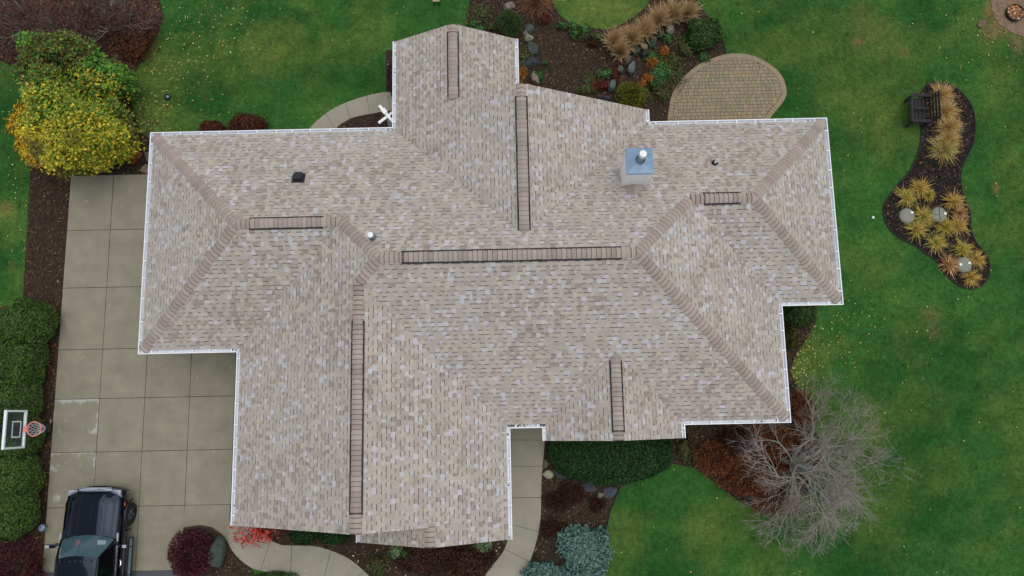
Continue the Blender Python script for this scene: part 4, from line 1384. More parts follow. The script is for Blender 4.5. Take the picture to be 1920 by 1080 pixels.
# hedge of arborvitae beside the driveway
AB = [(43, 606, 46, 46, 1.9, 'northernmost arborvitae of the dark green row, nearest the west lawn'), (30, 680, 46, 52, 1.9, 'second arborvitae from the north in the dark green row'),
      (22, 748, 46, 50, 1.85, 'third arborvitae from the north, just above the basketball backboard'), (18, 820, 46, 52, 1.85, 'arborvitae underneath the basketball backboard'),
      (20, 892, 45, 50, 1.85, 'arborvitae just south of the basketball backboard'), (12, 962, 47, 52, 1.8, 'southernmost arborvitae of the dark green row beside the path light')]
for (u, v, ru, rv, h, lab) in AB:
    shrub('arborvitae', lab, 'shrub', u, v, ru, rv, h, 17000, .095, 'arbor', asp=.5, lump=.085, shell=.72, group='arborvitae row along the driveway', jit=.5, freq=4.5, upright=.55, zc=.3)

RB = {
    'burgundy_shrub': ('burgundy barberry with fine twigs at the bottom left corner below the arborvitae', 'shrub', 30, 1062, 56, 42, .9, 6000, .08, 'burgundy', .3),
}
shrub('barberry', 'burgundy leafed shrub at the bottom left corner below the arborvitae', 'shrub', 26, 1066, 62, 44, .9, 6000, .085, 'burgundy', asp=.35, lump=.22, upright=-1)
shrub('barberry', 'round dark burgundy shrub beside the green boulder at the driveway end', 'shrub', 360, 1040, 40, 42, 1.1, 8000, .075, 'burgundy', asp=.38, lump=.12, upright=-1)
shrub('barberry', 'low burgundy shrub against the wall of the north gable wing', 'shrub', 737, 150, 10, 34, .6, 1600, .07, 'burgundy', asp=.4, lump=.2)
shrub('orange_shrub', 'small round orange brown shrub between yellow tree and house corner', 'shrub', 245, 290, 15, 16, .7, 1500, .09, 'orange', asp=.35, lump=.15, upright=-1)
shrub('russet_shrub', 'wide russet brown shrub behind the north eave, east one of two', 'shrub', 463, 236, 38, 22, 1.1, 5000, .07, 'russet', asp=.5, lump=.12, group='russet shrubs behind the north eave')
shrub('russet_shrub', 'narrow russet brown shrub behind the north eave, west one of two', 'shrub', 398, 243, 26, 16, .9, 3000, .07, 'russet', asp=.5, lump=.12, group='russet shrubs behind the north eave')
shrub('red_shrub', 'sparse shrub with bright red leaves at the southwest garage corner', 'shrub', 482, 1000, 38, 22, 1.0, 420, .10, 'red', asp=.6, lump=.35, shell=.3, stem_n=14)
shrub('boxwood', 'dark green boxwood under the garage eave, west one of the pair', 'shrub', 570, 1004, 27, 16, .7, 4000, .05, 'box', asp=.6, lump=.08, group='boxwoods under the garage eave')
shrub('boxwood', 'dark green boxwood under the garage eave, east one of the pair', 'shrub', 626, 1007, 26, 15, .7, 4000, .05, 'box', asp=.6, lump=.08, group='boxwoods under the garage eave')
shrub('boxwood_hedge', 'large rounded dark green hedge in front of the entry gable', 'hedge', 1140, 846, 118, 60, 1.2, 26000, .075, 'box', asp=.55, lump=.06, shell=.75, freq=4, upright=.5, zc=.25, stem_n=24)
shrub('blue_juniper', 'spreading blue green juniper by the lawn edge, larger one', 'shrub', 1097, 1034, 40, 46, .55, 6000, .10, 'juniper', asp=.6, lump=.28, shell=.5, freq=6, upright=.5, group='blue junipers')
shrub('blue_juniper', 'smaller blue green juniper at the bottom edge by the entry walkway', 'shrub', 1024, 1076, 34, 20, .5, 2800, .10, 'juniper', asp=.6, lump=.28, shell=.5, freq=6, upright=.5, group='blue junipers')
# low shrubs of the walk bed
for u, v, ru, rv, lab in ((1072, 924, 26, 22, 'dark maroon twiggy mound below the slate stepping stones'), (1042, 940, 22, 18, 'brownish maroon mound beside the entry walkway near the step'), (1120, 945, 13, 13, 'small maroon mound near the lawn edge of the walk bed'), (1034, 993, 20, 16, 'maroon mound in the middle of the bed beside the curved walkway')):
    shrub('maroon_mound', lab, 'shrub', u, v, ru, rv, .4, 2200, .06, 'maroon', asp=.35, lump=.3, upright=-1, shell=.4, group='maroon mounds in the walk bed')
# front bed
shrub('pale_perennial', 'pale variegated perennial under the small front gable', 'plant', 742, 1034, 13, 13, .35, 700, .07, 'pale', asp=.5, lump=.3)
shrub('pale_perennial', 'pale green perennial at the east end of the front bed', 'plant', 905, 1022, 14, 12, .35, 700, .07, 'pale', asp=.5, lump=.3)
shrub('green_perennial', 'small fresh green plant beside the pale variegated perennial', 'plant', 759, 1038, 6, 7, .25, 160, .08, 'fresh', asp=.5)
shrub('weedy_perennial', 'patchy green perennial at the walkway edge of the front bed', 'plant', 708, 1062, 22, 18, .35, 900, .06, 'weeds', asp=.5, lump=.4, shell=.3)
shrub('maroon_groundcover', 'maroon groundcover in the front bed, west patch', 'plant', 783, 1052, 36, 28, .35, 2600, .07, 'maroon', asp=.6, lump=.35, shell=.3)
shrub('maroon_groundcover', 'dark maroon groundcover in the front bed, east patch near the entry walkway', 'plant', 880, 1058, 40, 26, .35, 3200, .07, 'maroon', asp=.6, lump=.35, shell=.3)
shrub('maroon_groundcover', 'thin maroon and olive groundcover under the front gable peak', 'plant', 835, 1036, 30, 12, .3, 1100, .06, 'maroon', asp=.6, lump=.35, shell=.3)
shrub('lawn_shrub', 'low green shrub at the bottom edge below the garage walkway', 'shrub', 515, 1084, 40, 10, .4, 2200, .06, 'dkgreen', asp=.5)
# southeast corner
RU = [(1345, 856, 44, 36, 'rust brown shrub mass nearest the entry gable gutter'), (1400, 895, 50, 40, 'rust brown shrub mass along the curved lawn edge'), (1455, 925, 38, 38, 'southernmost rust brown shrub mass under the bare tree'), (1500, 860, 36, 46, 'rust brown shrub mass east of the bare tree trunk'), (1508, 770, 18, 40, 'narrow rust brown shrub along the southeast house corner'), (1450, 836, 46, 30, 'rust brown shrub mass under the southeast gutter')]
for u, v, ru, rv, lab in RU:
    shrub('rust_shrub', lab, 'shrub', u, v, ru, rv, .7, int(3.2 * ru * rv), .075, 'rust', asp=.38, lump=.22, upright=-1, shell=.4, group='rust brown shrubs at the southeast corner')
shrub('brown_shrub', 'dull dark brown shrub under the south gutter', 'shrub', 1382, 826, 34, 24, .9, 2600, .07, 'maroon', asp=.45, lump=.2)
shrub('weedy_perennial', 'olive and tan perennial at the entry gable corner', 'plant', 1284, 842, 15, 24, .4, 900, .07, 'weeds', asp=.5, lump=.35, shell=.3)
shrub('dark_shrub', 'dark green shrub in the notch below the east wing eave', 'shrub', 1497, 588, 30, 22, .9, 3600, .07, 'dkgreen', asp=.45, lump=.2)
shrub('dark_shrub', 'thin dark olive shrub along the east wall below the notch', 'shrub', 1484, 632, 14, 26, .7, 1500, .07, 'olive', asp=.45, lump=.25, mixer=lambda P_, n, r: colour('olive', n, r) * .5)

# the bed behind the house
shrub('needle_shrub', 'round dark green needle shrub beside the small north gable', 'shrub', 955, 44, 26, 24, .8, 4200, .10, 'dkgreen', asp=.16, lump=.1, upright=-1, shell=.4)
shrub('green_shrub', 'rounded dark green shrub between the tan grasses and the patio', 'shrub', 1318, 62, 36, 32, .85, 8000, .07, 'dkgreen', asp=.5, lump=.22, shell=.45)
shrub('olive_shrub', 'round yellow olive shrub at the northeast gable corner', 'shrub', 1184, 178, 32, 26, .9, 4200, .07, 'ygreen', asp=.4, lump=.14, upright=-1)
GREENS = [(886, 45, 9, 8, 'fresh', 'leafy green plant at the tip of the small north gable, by the lawn'), (902, 54, 9, 6, 'fresh', 'leafy green plant squeezed against the small north gable roof'), (922, 50, 8, 6, 'weeds', 'weedy plant between needle shrub and small north gable'),
          (1055, 48, 8, 6, 'fresh', 'green plant at the west tip of the lawn island edge'), (1076, 50, 8, 7, 'fresh', 'bright green plant under the lawn island, second from west'), (1097, 56, 10, 7, 'fresh', 'bright green plant under the lawn island, middle one'),
          (1078, 64, 6, 6, 'fresh', 'small grey green plant just south of the lawn island'), (1094, 70, 8, 6, 'weeds', 'olive weed patch south of the lawn island'), (1118, 68, 9, 8, 'weeds', 'olive weed patch just west of the tan grasses'),
          (1013, 143, 8, 9, 'fresh', 'bright green plant beside the large oval boulder'), (1023, 118, 4, 4, 'fresh', 'tiny blue green plant alone in the dark mulch'), (1136, 137, 13, 8, 'fresh', 'grey green low plant west of the grey boulder'),
          (1238, 138, 15, 17, 'fresh', 'bright green perennial in the middle of the rock garden'), (1222, 104, 10, 8, 'fresh', 'green perennial right beside the dark rocks'), (1252, 72, 9, 8, 'fresh', 'green perennial below the light grey rock'),
          (1262, 112, 12, 14, 'weeds', 'dull green perennial between orange plant and patio'), (1286, 92, 14, 12, 'weeds', 'dull green perennial right below the round green shrub'), (1230, 160, 12, 10, 'dkgreen', 'dark green perennial next to the yellow olive shrub'), (1318, 108, 9, 8, 'fresh', 'fresh green plant on the patio rim'),
          (1240, 176, 12, 12, 'weeds', 'weedy patch between patio and yellow olive shrub'), (1278, 30, 7, 6, 'fresh', 'small green plant under the easternmost tan grass'), (1222, 83, 5, 5, 'fresh', 'small green plant growing on the dark rock')]
for u, v, ru, rv, pal, lab in GREENS:
    shrub('green_perennial', lab, 'plant', u, v, ru * 1.2, rv * 1.2, .3, int(4 * ru * rv) + 80, .085, pal, asp=.4, lump=.35, shell=.3, group='green perennials of the back bed', stem_n=4)
for u, v, ru, rv, lab in ((1224, 118, 11, 11, 'orange plant south of the long grey rock'), (1246, 96, 9, 10, 'orange plant east of the dark rocks'), (1214, 146, 12, 9, 'orange plant north of the yellow olive shrub'), (1202, 158, 8, 7, 'orange tips on the north edge of the yellow olive shrub'), (978, 140, 8, 14, 'orange grassy plant against the north gable gutter')):
    shrub('orange_perennial', lab, 'plant', u, v, ru, rv, .35, int(3.5 * ru * rv) + 80, .085, 'orange', asp=.3, lump=.3, upright=-1, shell=.3, group='orange perennials of the back bed', stem_n=4)
for u, v, ru, rv, lab in ((1153, 137, 9, 16, 'wine red plant north of the grey boulder'), (1128, 160, 20, 12, 'reddish groundcover along the northeast gable edge'), (1022, 36, 14, 12, 'dark wine red plant below the brown grass')):
    shrub('wine_perennial', lab, 'plant', u, v, ru, rv, .3, int(3 * ru * rv) + 80, .07, 'wine', asp=.4, lump=.35, shell=.3, stem_n=4, group='wine red perennials of the back bed')
shrub('weedy_perennial', 'olive groundcover along the northeast gable edge', 'plant', 1100, 166, 22, 10, .25, 900, .06, 'weeds', asp=.5, lump=.4, shell=.3)
shrub('maroon_groundcover', 'small dark maroon clump in the middle of the back bed', 'plant', 1112, 80, 10, 10, .3, 500, .06, 'maroon', asp=.5, lump=.3)
for u, v, ru, rv, lab in ((1262, 140, 26, 26, 'broad weedy groundcover patch along the patio rim'), (1236, 116, 28, 18, 'broad weedy groundcover patch among the orange plants'), (1282, 78, 22, 18, 'weedy groundcover patch southwest of the round green shrub'), (1110, 150, 24, 14, 'thin weedy groundcover in the open mulch by the gable'), (1208, 176, 14, 20, 'weedy groundcover patch beside the northeast gable corner'), (905, 25, 24, 20, 'thin weedy groundcover at the west end of the back bed'), (985, 105, 18, 30, 'thin weedy groundcover around the dark mossy boulder')):
    shrub('groundcover', lab, 'plant', u, v, ru, rv, .16, int(1.1 * ru * rv), .07, 'weeds', asp=.5, lump=.45, shell=.15, stem_n=4)
tuft('brown_grass', 'arching rust brown grass clump at the top edge', 'grass clump', 1004, 4, 30, .8, 420, 'brown', lean=1.1, wid=.012, droop=.6)
TG = [(1152, 72, 22, 'westernmost tan grass clump of the rock edge row'), (1163, 92, 18, 'low tan grass clump in front of the western end of the rock edge row'), (1184, 66, 23, 'second tan grass clump from the west in the back row'), (1209, 50, 23, 'third tan grass clump from the west in the back row'),
      (1234, 30, 24, 'fourth tan grass clump from the west in the back row'), (1262, 20, 24, 'fifth tan grass clump from the west, above the light grey rock'), (1290, 18, 20, 'easternmost tan grass clump next to the round green shrub')]
for u, v, rr, lab in TG:
    tuft('tan_grass', lab, 'grass clump', u, v + 5, rr * 1.15, 1.05, 420, 'tan', group='tan ornamental grasses behind the house', lean=.8, wid=.013, droop=.22, tips='tan')

GREY, TANR, DKR, MOSS = (98, 104, 102), (136, 126, 108), (58, 64, 68), (84, 90, 72)
RK = [(956, 9, 11, 9, .35, 20, (130, 116, 108), 'pinkish tan boulder at the top edge behind the small north gable'), (992, 52, 10, 9, .3, 40, (80, 88, 84), 'mossy grey boulder beside the needle shrub'), (993, 69, 9, 8, .3, 10, (128, 134, 116), 'pale lichen boulder beside the small north gable gutter'),
      (986, 62, 6, 5, .25, 0, (112, 108, 98), 'small tan stone touching the pale lichen boulder'), (1000, 88, 15, 17, .3, 15, (70, 76, 70), 'broad dark mossy boulder east of the small north gable gutter'), (997, 116, 15, 11, .3, 5, DKR, 'flat slate grey boulder north of the oval boulder'), (1004, 147, 9.5, 15, .45, 12, (128, 118, 106), 'large oval tan boulder at the inner corner of the north gables'),
      (1176, 110, 8, 12, .4, -35, MOSS, 'mossy tan boulder, west end of the diagonal rock line'), (1184, 127, 8, 16, .45, -32, (96, 102, 102), 'long grey rock lying diagonally in front of the mossy boulder'), (1163, 128, 7, 10, .3, 25, (86, 92, 84), 'flat grey green rock at the southwest end of the rock line'), (1193, 96, 10, 8, .35, 30, (66, 74, 62), 'dark mossy rock in the middle of the rock line'),
      (1206, 84, 8, 7, .4, 0, (140, 126, 92), 'small tan round rock in the rock line'), (1210, 97, 12, 7, .35, 35, (56, 58, 58), 'dark brown grey rock below the tan round rock'), (1226, 78, 8, 13, .35, -25, (62, 72, 78), 'dark blue grey rock in the rock line'), (1239, 64, 9, 6, .3, 30, (68, 78, 58), 'green mossy rock near the northeast end of the rock line'), (1258, 54, 9, 8, .4, 10, (128, 124, 116), 'light grey rock at the northeast end of the rock line'),
      (1148, 160, 8, 14, .45, -8, (90, 100, 98), 'grey green boulder beside the yellow olive shrub'), (1137, 184, 9, 6, .3, 0, (64, 70, 76), 'dark blue grey boulder at the northeast gable edge'), (405, 1038, 14, 27, .8, 4, (70, 82, 72), 'large dark green boulder beside the round burgundy shrub'),
      (1027, 889, 11, 9, .22, 15, (150, 148, 126), 'pale flat stone at the edge of the entry walkway'), (1023, 872, 6, 10, .2, 0, (96, 94, 80), 'brown grey flat stone between walkway and dark hedge'), (1126, 928, 7, 6, .2, 40, (112, 112, 94), 'small pale angular stone beside the lawn edge of the walk bed')]
for i, (u, v, ru, rv, h, rot, c, lab) in enumerate(RK):
    rock('boulder', lab, u, v, ru, rv, h, rot, c, 200 + i * 7, flat=.25)
for i, (u, v, ru, rv, rot, c, lab) in enumerate([(1048, 888, 15, 9, -30, (62, 68, 68), 'slate stepping stone next to the pale flat stone'), (1070, 900, 15, 9, -20, (72, 74, 72), 'slate stepping stone below the hedge, second from the walkway'), (1103, 914, 16, 9, -12, (66, 70, 72), 'blue slate stepping stone below the middle of the hedge'), (1142, 922, 16, 10, 10, (70, 73, 78), 'blue slate stepping stone at the lawn edge'), (1841, 43, 11, 7, 30, (112, 92, 76), 'rough brown flat stone beside the sandy gravel patch'), (272, 317, 12, 8, 40, (134, 112, 92), 'tan flagstone at the northwest house corner'), (276, 293, 6, 12, 10, (112, 98, 86), 'upright tan stone by the northwest gutter corner')]):
    rock('flagstone', lab, u, v, ru, rv, .1, rot, c, 500 + i * 5, cat='flagstone', flat=.55)

# island bed plants
IG = [(1765, 178, 20, .6, 'straw', 'tallest straw grass clump at the north end of the island bed'), (1772, 208, 20, .6, 'straw', 'straw grass clump beside the bench, second from north'), (1780, 238, 19, .6, 'straw', 'straw grass clump in the middle of the northern grass strip'), (1778, 262, 17, .55, 'straw', 'straw grass clump just above the lime tipped clump'), (1770, 280, 22, .6, 'lime', 'lime tipped grass clump at the south end of the grass strip')]
for u, v, rr, h, pal, lab in IG:
    tuft('straw_grass', lab, 'grass clump', u, v, rr * 1.2, h, 480, pal, group='straw grasses in the north half of the island bed', lean=.95, wid=.010, droop=.45, tips='tan')
LG = [(1700, 370, 20, 'lime', 'lime grass clump above the west concrete lid'), (1726, 352, 20, 'straw', 'straw grass clump north of the two concrete lids'), (1742, 366, 11, 'lime', 'small lime grass tuft right of the straw clump'), (1732, 404, 20, 'lime', 'lime grass clump between the two concrete lids'), (1720, 430, 20, 'lime', 'lime grass clump south of the west concrete lid'),
      (1788, 378, 20, 'straw', 'straw grass clump north east of the middle concrete lid'), (1774, 426, 18, 'lime', 'lime grass clump below the middle concrete lid'), (1798, 422, 18, 'straw', 'straw grass clump at the east edge near the middle lid'), (1758, 456, 19, 'lime', 'star shaped lime grass clump alone in dark mulch'), (1806, 468, 18, 'lime', 'lime grass clump above the south concrete lid'), (1780, 496, 18, 'tan', 'rusty tan grass clump west of the south concrete lid'), (1832, 486, 16, 'straw', 'thin straw grass tuft east of the south concrete lid'), (1822, 520, 16, 'straw', 'flattened straw tuft at the south tip of the island bed'), (1800, 400, 14, 'tan', 'thin tan tuft between the east straw clumps')]
for u, v, rr, pal, lab in LG:
    tuft('lime_grass', lab, 'grass clump', u, v, rr * .95, .42, 190, pal, group='grass clumps in the south half of the island bed', lean=1.05, wid=.011, droop=.45, tips='orange' if pal == 'tan' else 'straw')


# bare trees
def bare_tree(name, label, base, lead, spread, h, seed, levels, twig_r, cols, leader_n=8, part3='twigs', trunk_h=.5, trunk_r=.12, flat=.55, nchild=(3, 5)):
    r = np.random.default_rng(seed)
    big, mid, fine, limbs = [], [], [], []
    def grow(p, d, L, rad, lv):
        n = 3 if lv < 3 else 2
        pts = [p]
        for i in range(n):
            d = d + r.normal(0, .16, 3) + np.array([0, 0, -.03 * (lv > 1)])
            d /= np.linalg.norm(d)
            q = p + d * L / n
            ra, rb = rad * (1 - .35 * i / n), rad * (1 - .35 * (i + 1) / n)
            (big if lv == 0 else mid if lv <= 2 else fine).append((*p, *q, ra, rb))
            p = q; pts.append(p)
        if lv >= levels: return
        for k in range(int(r.integers(*nchild)) + (lv >= 2)):
            s = pts[r.integers(1, len(pts))] if k else pts[-1]
            az = r.normal(0, 1, 3); az -= d * az.dot(d); az /= np.linalg.norm(az)
            sp = r.uniform(.35, .8)
            nd = d * (1 - sp * .35) + az * sp
            nd[2] = nd[2] * .8 + .10 * (1 - flat)
            nd /= np.linalg.norm(nd)
            grow(s, nd, L * r.uniform(.58, .82), max(rad * .55, twig_r), lv + 1)
    root = empty(name, (*base, 0)); tag(root, label, 'tree')
    top = np.array([lead[0] * .1, lead[1] * .1, trunk_h])
    V, F = tubes([(0, 0, 0, *top, trunk_r, trunk_r * .85)], 8)
    link('trunk', np_mesh('trunk', V, F), M['lichen'], root)
    for i in range(leader_n):
        a = i * 2 * math.pi / leader_n + r.uniform(-.3, .3)
        el = r.uniform(.5, 1.25)
        d = np.array([math.cos(a) * math.cos(el) * spread + lead[0] * .3, math.sin(a) * math.cos(el) * spread + lead[1] * .3, math.sin(el)])
        d /= np.linalg.norm(d)
        b0 = len(big)
        grow(top.copy(), d, h * r.uniform(.3, .42), trunk_r * .55, 0)
        limbs.append(big[b0:])
    for bgs in limbs:
        V, F = tubes(bgs, 6); link('limb', np_mesh('limb', V, F), M['lichen'], root)
    V, F = tubes(mid, 4); tag(link('branches', np_mesh('branches', V, F), M['lichen'], root), kind='stuff')
    V, F = tubes(fine, 3)
    c = pick(cols, len(fine), r, .2)
    tag(link(part3, np_mesh(part3, V, F, np.repeat(c, 3, 0)), M['twig'], root), kind='stuff')
    print(name, len(big), len(mid), len(fine))
    return root


bare_tree('bare_tree', 'leafless grey tree with lichened limbs and fine twigs on the southeast lawn', G(1462, 862), (2.0, -.6), 1.0, 3.75, 8, 5, .0032, [lin(156, 146, 142), lin(168, 160, 154), lin(144, 128, 126), lin(150, 148, 132)], nchild=(2, 5), trunk_r=.12, leader_n=10)
PURP = [lin(112, 84, 84), lin(98, 70, 70), lin(126, 102, 98), lin(84, 60, 60)]
for i, (u, v, h, lab) in enumerate([(60, 40, 2.0, 'leafless purple twigged shrub at the top left corner, western one'), (150, 45, 2.1, 'leafless purple twigged shrub at the top left, between its two neighbours'), (235, 40, 2.0, 'leafless purple twigged shrub beside the northwest lawn, eastern one')]):
    o = bare_tree('bare_shrub', lab, G(u, v + 12), (0, 0), 1.3, h, 40 + i, 4, .005, PURP, leader_n=9, trunk_h=.12, trunk_r=.06, nchild=(3, 5))
    rr_ = np.random.default_rng(900 + i)
    Pt, N, f = crown_pts(2600, 1.35, 1.0, 1.5, rr_, .35, .25, .35, 3.0, 900 + i)
    V, F = leaf_quads(Pt, norm(N) + rr_.normal(0, .7, Pt.shape), .065 * rr_.uniform(.6, 1.3, len(Pt)), .5, rr_)
    tag(link('dry_leaves', np_mesh('dry_leaves', V, F, pick([lin(92, 56, 58), lin(76, 48, 54), lin(112, 66, 52), lin(66, 46, 50), lin(130, 84, 54)], len(Pt), rr_, .25)), M['leaf'], o), kind='stuff')
    o['category'] = 'shrub'; o['group'] = 'bare purple shrubs at the top left'
shrub('russet_shrub', 'rusty leafed low shrub at the lawn edge under the bare purple shrubs', 'shrub', 258, 85, 34, 36, .6, 3200, .07, 'rust', asp=.5, lump=.3, shell=.3, mixer=lambda P_, n, r: colour('rust', n, r) * .65)
shrub('wine_perennial', 'dark wine leafed low shrub under the western bare purple shrub', 'shrub', 70, 60, 50, 40, .4, 2600, .06, 'wine', asp=.5, lump=.3, shell=.3, mixer=lambda P_, n, r: colour('maroon', n, r))
rock('boulder', 'white grey boulder among the bare purple shrubs at the top', 209, 9, 8, 9, .35, 20, (150, 148, 142), 911, flat=.2)

# ------------------------------------------------------------------ pickup truck
def loft(mb, secs, col=None, mi=0, close=False):
    n = len(secs[0])
    vs = [p for s_ in secs for p in s_]
    fs = []
    for i in range(len(secs) - 1):
        for k in range(n if close else n - 1):
            k2 = (k + 1) % n
            fs.append((i * n + k, i * n + k2, (i + 1) * n + k2, (i + 1) * n + k))
    mb.add(vs, fs, col, mi)


truck = empty('pickup_truck', (-14.40, -2.27, .03), math.radians(-.8))
tag(truck, 'black pickup truck parked on the concrete driveway by the arborvitae row', 'truck')


def station(y, w, zt, zs, zb):
    half = [(0, zt), (.3 * w, zt - .002), (.6 * w, zt - .008), (.8 * w, zt - .025), (.93 * w, zs - .02), (w, zs - .12), (1.0 * w, max(.80, zb)), (.975 * w, max(.60, zb - .005)), (.93 * w, zb - .01)]
    return [(-x, y, z) for x, z in half[::-1]] + [(x, y, z) for x, z in half[1:]]


ST_ = [(-.05, .70, 1.00, .97, .62), (-.10, .86, 1.06, 1.03, .60), (-.26, .945, 1.11, 1.07, .58), (-.46, .985, 1.14, 1.09, .56), (-.49, .99, 1.145, 1.095, .86), (-.93, 1.005, 1.18, 1.12, .90), (-1.37, 1.005, 1.21, 1.14, .86), (-1.40, 1.005, 1.215, 1.14, .48), (-1.62, 1.0, 1.21, 1.16, .46), (-2.6, 1.0, 1.22, 1.17, .46), (-3.72, 1.0, 1.22, 1.18, .46)]
mb = MB()
secs = [station(*s_) for s_ in ST_]
loft(mb, secs)
mb.poly(secs[0]); mb.poly(secs[-1][::-1])
body = mb.build('body', M['paint'], truck, smooth=True)
mb = MB()
for sx in (-1, 1):
    a, b = sorted((sx * 1.0, sx * .86)); mb.box(a, b, -5.75, -3.76, .52, 1.30)
mb.box(-.86, .86, -5.75, -3.76, .52, .78); mb.box(-.86, .86, -3.84, -3.76, .78, 1.28)
mb.build('cargo_bed', M['paint'], truck)
mb = MB(); mb.box(-.98, .98, -5.82, -5.76, .6, 1.28); mb.build('tailgate', M['paint'], truck)
# hood with raised centre
mb = MB()
ys_ = np.linspace(-.20, -1.54, 10); xs_ = [-.76, -.73, -.46, -.41, -.36, -.2, 0, .2, .36, .41, .46, .73, .76]
def body_top(x, y):
    s_ = np.array(ST_); o_ = np.argsort(s_[:, 0])
    zt_ = np.interp(y, s_[o_, 0], s_[o_, 2]); w = np.interp(y, s_[o_, 0], s_[o_, 1])
    return zt_ - .03 * min(1, abs(x) / (.8 * w)) ** 2.2
secs = []
for y in ys_:
    row = []
    for x in xs_:
        lift = .016 + (.028 if abs(x) < .38 else .014 if abs(x) < .43 else 0)
        if abs(x) > .75: lift = -.01
        if abs(y - ys_[0]) < 1e-6: lift -= .02
        xx = x * (1 - .10 * max(0, (y + .55) / .35) ** 1.0 if y > -.55 else 1)
        row.append((xx, y, body_top(xx, y) + lift))
    secs.append(row)
loft(mb, secs[::-1]); mb.build('hood', M['paint'], truck, smooth=True)
mb = MB()
for x in (-.39, .39): mb.tube([(x, -1.40, body_top(x, -1.4) + .036), (x, -.9, body_top(x, -.9) + .036), (x * .97, -.34, body_top(x, -.34) + .036)], .009, 5)
mb.tube([(.02, -.42, body_top(0, -.42) + .046), (.02, -1.0, body_top(0, -1.0) + .046), (-.03, -1.12, body_top(0, -1.1) + .046)], .008, 5)
tag(mb.build('hood_crease', M['rubber'], bpy.data.objects['hood']), kind='stuff')
# front end
mb = MB(); loft(mb, [[(x, .06 - .20 * abs(x) ** 2.4, z) for x in np.linspace(-.96, .96, 13)] for z in (.48, .56, .74, .78)])
loft(mb, [[(x, .06 - .20 * abs(x) ** 2.4, .78) for x in np.linspace(-.96, .96, 13)], [(x, -.14 - .18 * abs(x) ** 2.4, .80) for x in np.linspace(-.96, .96, 13)]])
mb.build('front_bumper', M['paint'], truck, smooth=False)
mb = MB(); mb.box(-.52, .52, -.06, .01, .80, .98)
grl = mb.build('grille', M['black'], truck)
for z in (.82, .87, .92): 
    mb = MB(); mb.box(-.5, .5, .01, .024, z, z + .018); mb.build('grille_bar', M['chrome'], grl)
mb = MB(); loft(mb, [[(x, .012 - .10 * abs(x) ** 2, .99) for x in np.linspace(-.56, .56, 9)], [(x, -.075 - .10 * abs(x) ** 2, 1.045) for x in np.linspace(-.56, .56, 9)], [(x, -.13 - .10 * abs(x) ** 2, 1.06) for x in np.linspace(-.56, .56, 9)]])
mb.build('grille_trim', M['chrome'], grl, smooth=True)
for sx in (-1, 1):
    mb = MB()
    f = lambda x, y, z: (sx * x, y, z)
    top = [f(.57, -.03, 1.035), f(.82, -.09, 1.03), f(.93, -.30, 1.04), f(.80, -.22, 1.075), f(.57, -.12, 1.075)]
    bot = [f(.57, .0, .90), f(.84, -.06, .90), f(.955, -.30, .92)]
    fr = [f(.57, .0, .90), f(.84, -.06, .90), f(.82, -.09, 1.03), f(.57, -.03, 1.035)]
    sd = [f(.84, -.06, .90), f(.955, -.30, .92), f(.93, -.30, 1.04), f(.82, -.09, 1.03)]
    for pl in (top, fr, sd): mb.poly(pl if sx > 0 else pl[::-1])
    hl = mb.build('headlight', M['lens'], truck)
    mb = MB(); mb.box(min(sx * .6, sx * .88), max(sx * .6, sx * .88), -.24, -.06, 1.0, 1.045); mb.build('reflector', M['chrome'], hl)
# cabin
mb = MB(); mb.box(-.80, .80, -3.55, -1.75, .6, 1.02); mb.box(-.82, .82, -1.86, -1.60, 1.0, 1.228)
for x in (-.42, .42):
    mb.box(x - .26, x + .26, -2.95, -2.45, 1.02, 1.16); mb.box(x - .25, x + .25, -3.05, -2.90, 1.1, 1.62); mb.box(x - .13, x + .13, -3.04, -2.94, 1.64, 1.78)
cabn = mb.build('interior', M['cabin'], truck)
mb = MB(); mb.box(-.38, -.22, -1.80, -1.64, 1.23, 1.30); mb.build('dash_ornament', M['redcloth'], cabn)
mb = MB(); mb.poly([(.34, -1.80, 1.26), (.62, -1.80, 1.26), (.62, -1.64, 1.255), (.34, -1.64, 1.255)]); mb.build('paper_sheet', M['paper'], cabn)
def roofz(x, y): return 1.90 - .055 * (abs(x) / .66) ** 2.5 - .03 * max(0, (y + 2.4) / .3) ** 2
B0 = [(x, -1.47 - .20 * abs(x / .9) ** 2, 1.225) for x in np.linspace(-.88, .88, 9)]
R0 = [(x, -2.08 - .10 * abs(x / .64) ** 2, roofz(x, -2.1) - .012) for x in np.linspace(-.63, .63, 9)]
mb = MB(); loft(mb, [B0, [tuple((np.array(a) * .5 + np.array(b) * .5) + np.array([0, .02, .025])) for a, b in zip(B0, R0)], R0])
mb.build('windshield', M['glass'], truck, smooth=True)
mb = MB()
secs = []
for y in np.linspace(-2.06, -3.48, 9):
    secs.append([(x, y - (.10 * abs(x / .64) ** 2 if y > -2.3 else 0), roofz(x, y) + (.004 if abs(x) < .45 and -3.3 < y < -2.25 else 0)) for x in (-.68, -.655, -.6, -.5, -.46, -.2, 0, .2, .46, .5, .6, .655, .68)])
    secs[-1][0] = (-.685, secs[-1][0][1], roofz(.68, y) - .05); secs[-1][-1] = (.685, secs[-1][-1][1], roofz(.68, y) - .05)
loft(mb, secs[::-1]); roofp = mb.build('roof', M['paint'], truck, smooth=True)
mb = MB(); 
for x in (-.18, 0, .18): mb.box(x - .035, x + .035, -2.24, -2.20, 1.885, 1.905)
for x in (-.5, .5): mb.box(x - .015, x + .015, -2.26, -2.19, 1.87, 1.90)
tag(mb.build('roof_light', M['black'], roofp), kind='stuff')
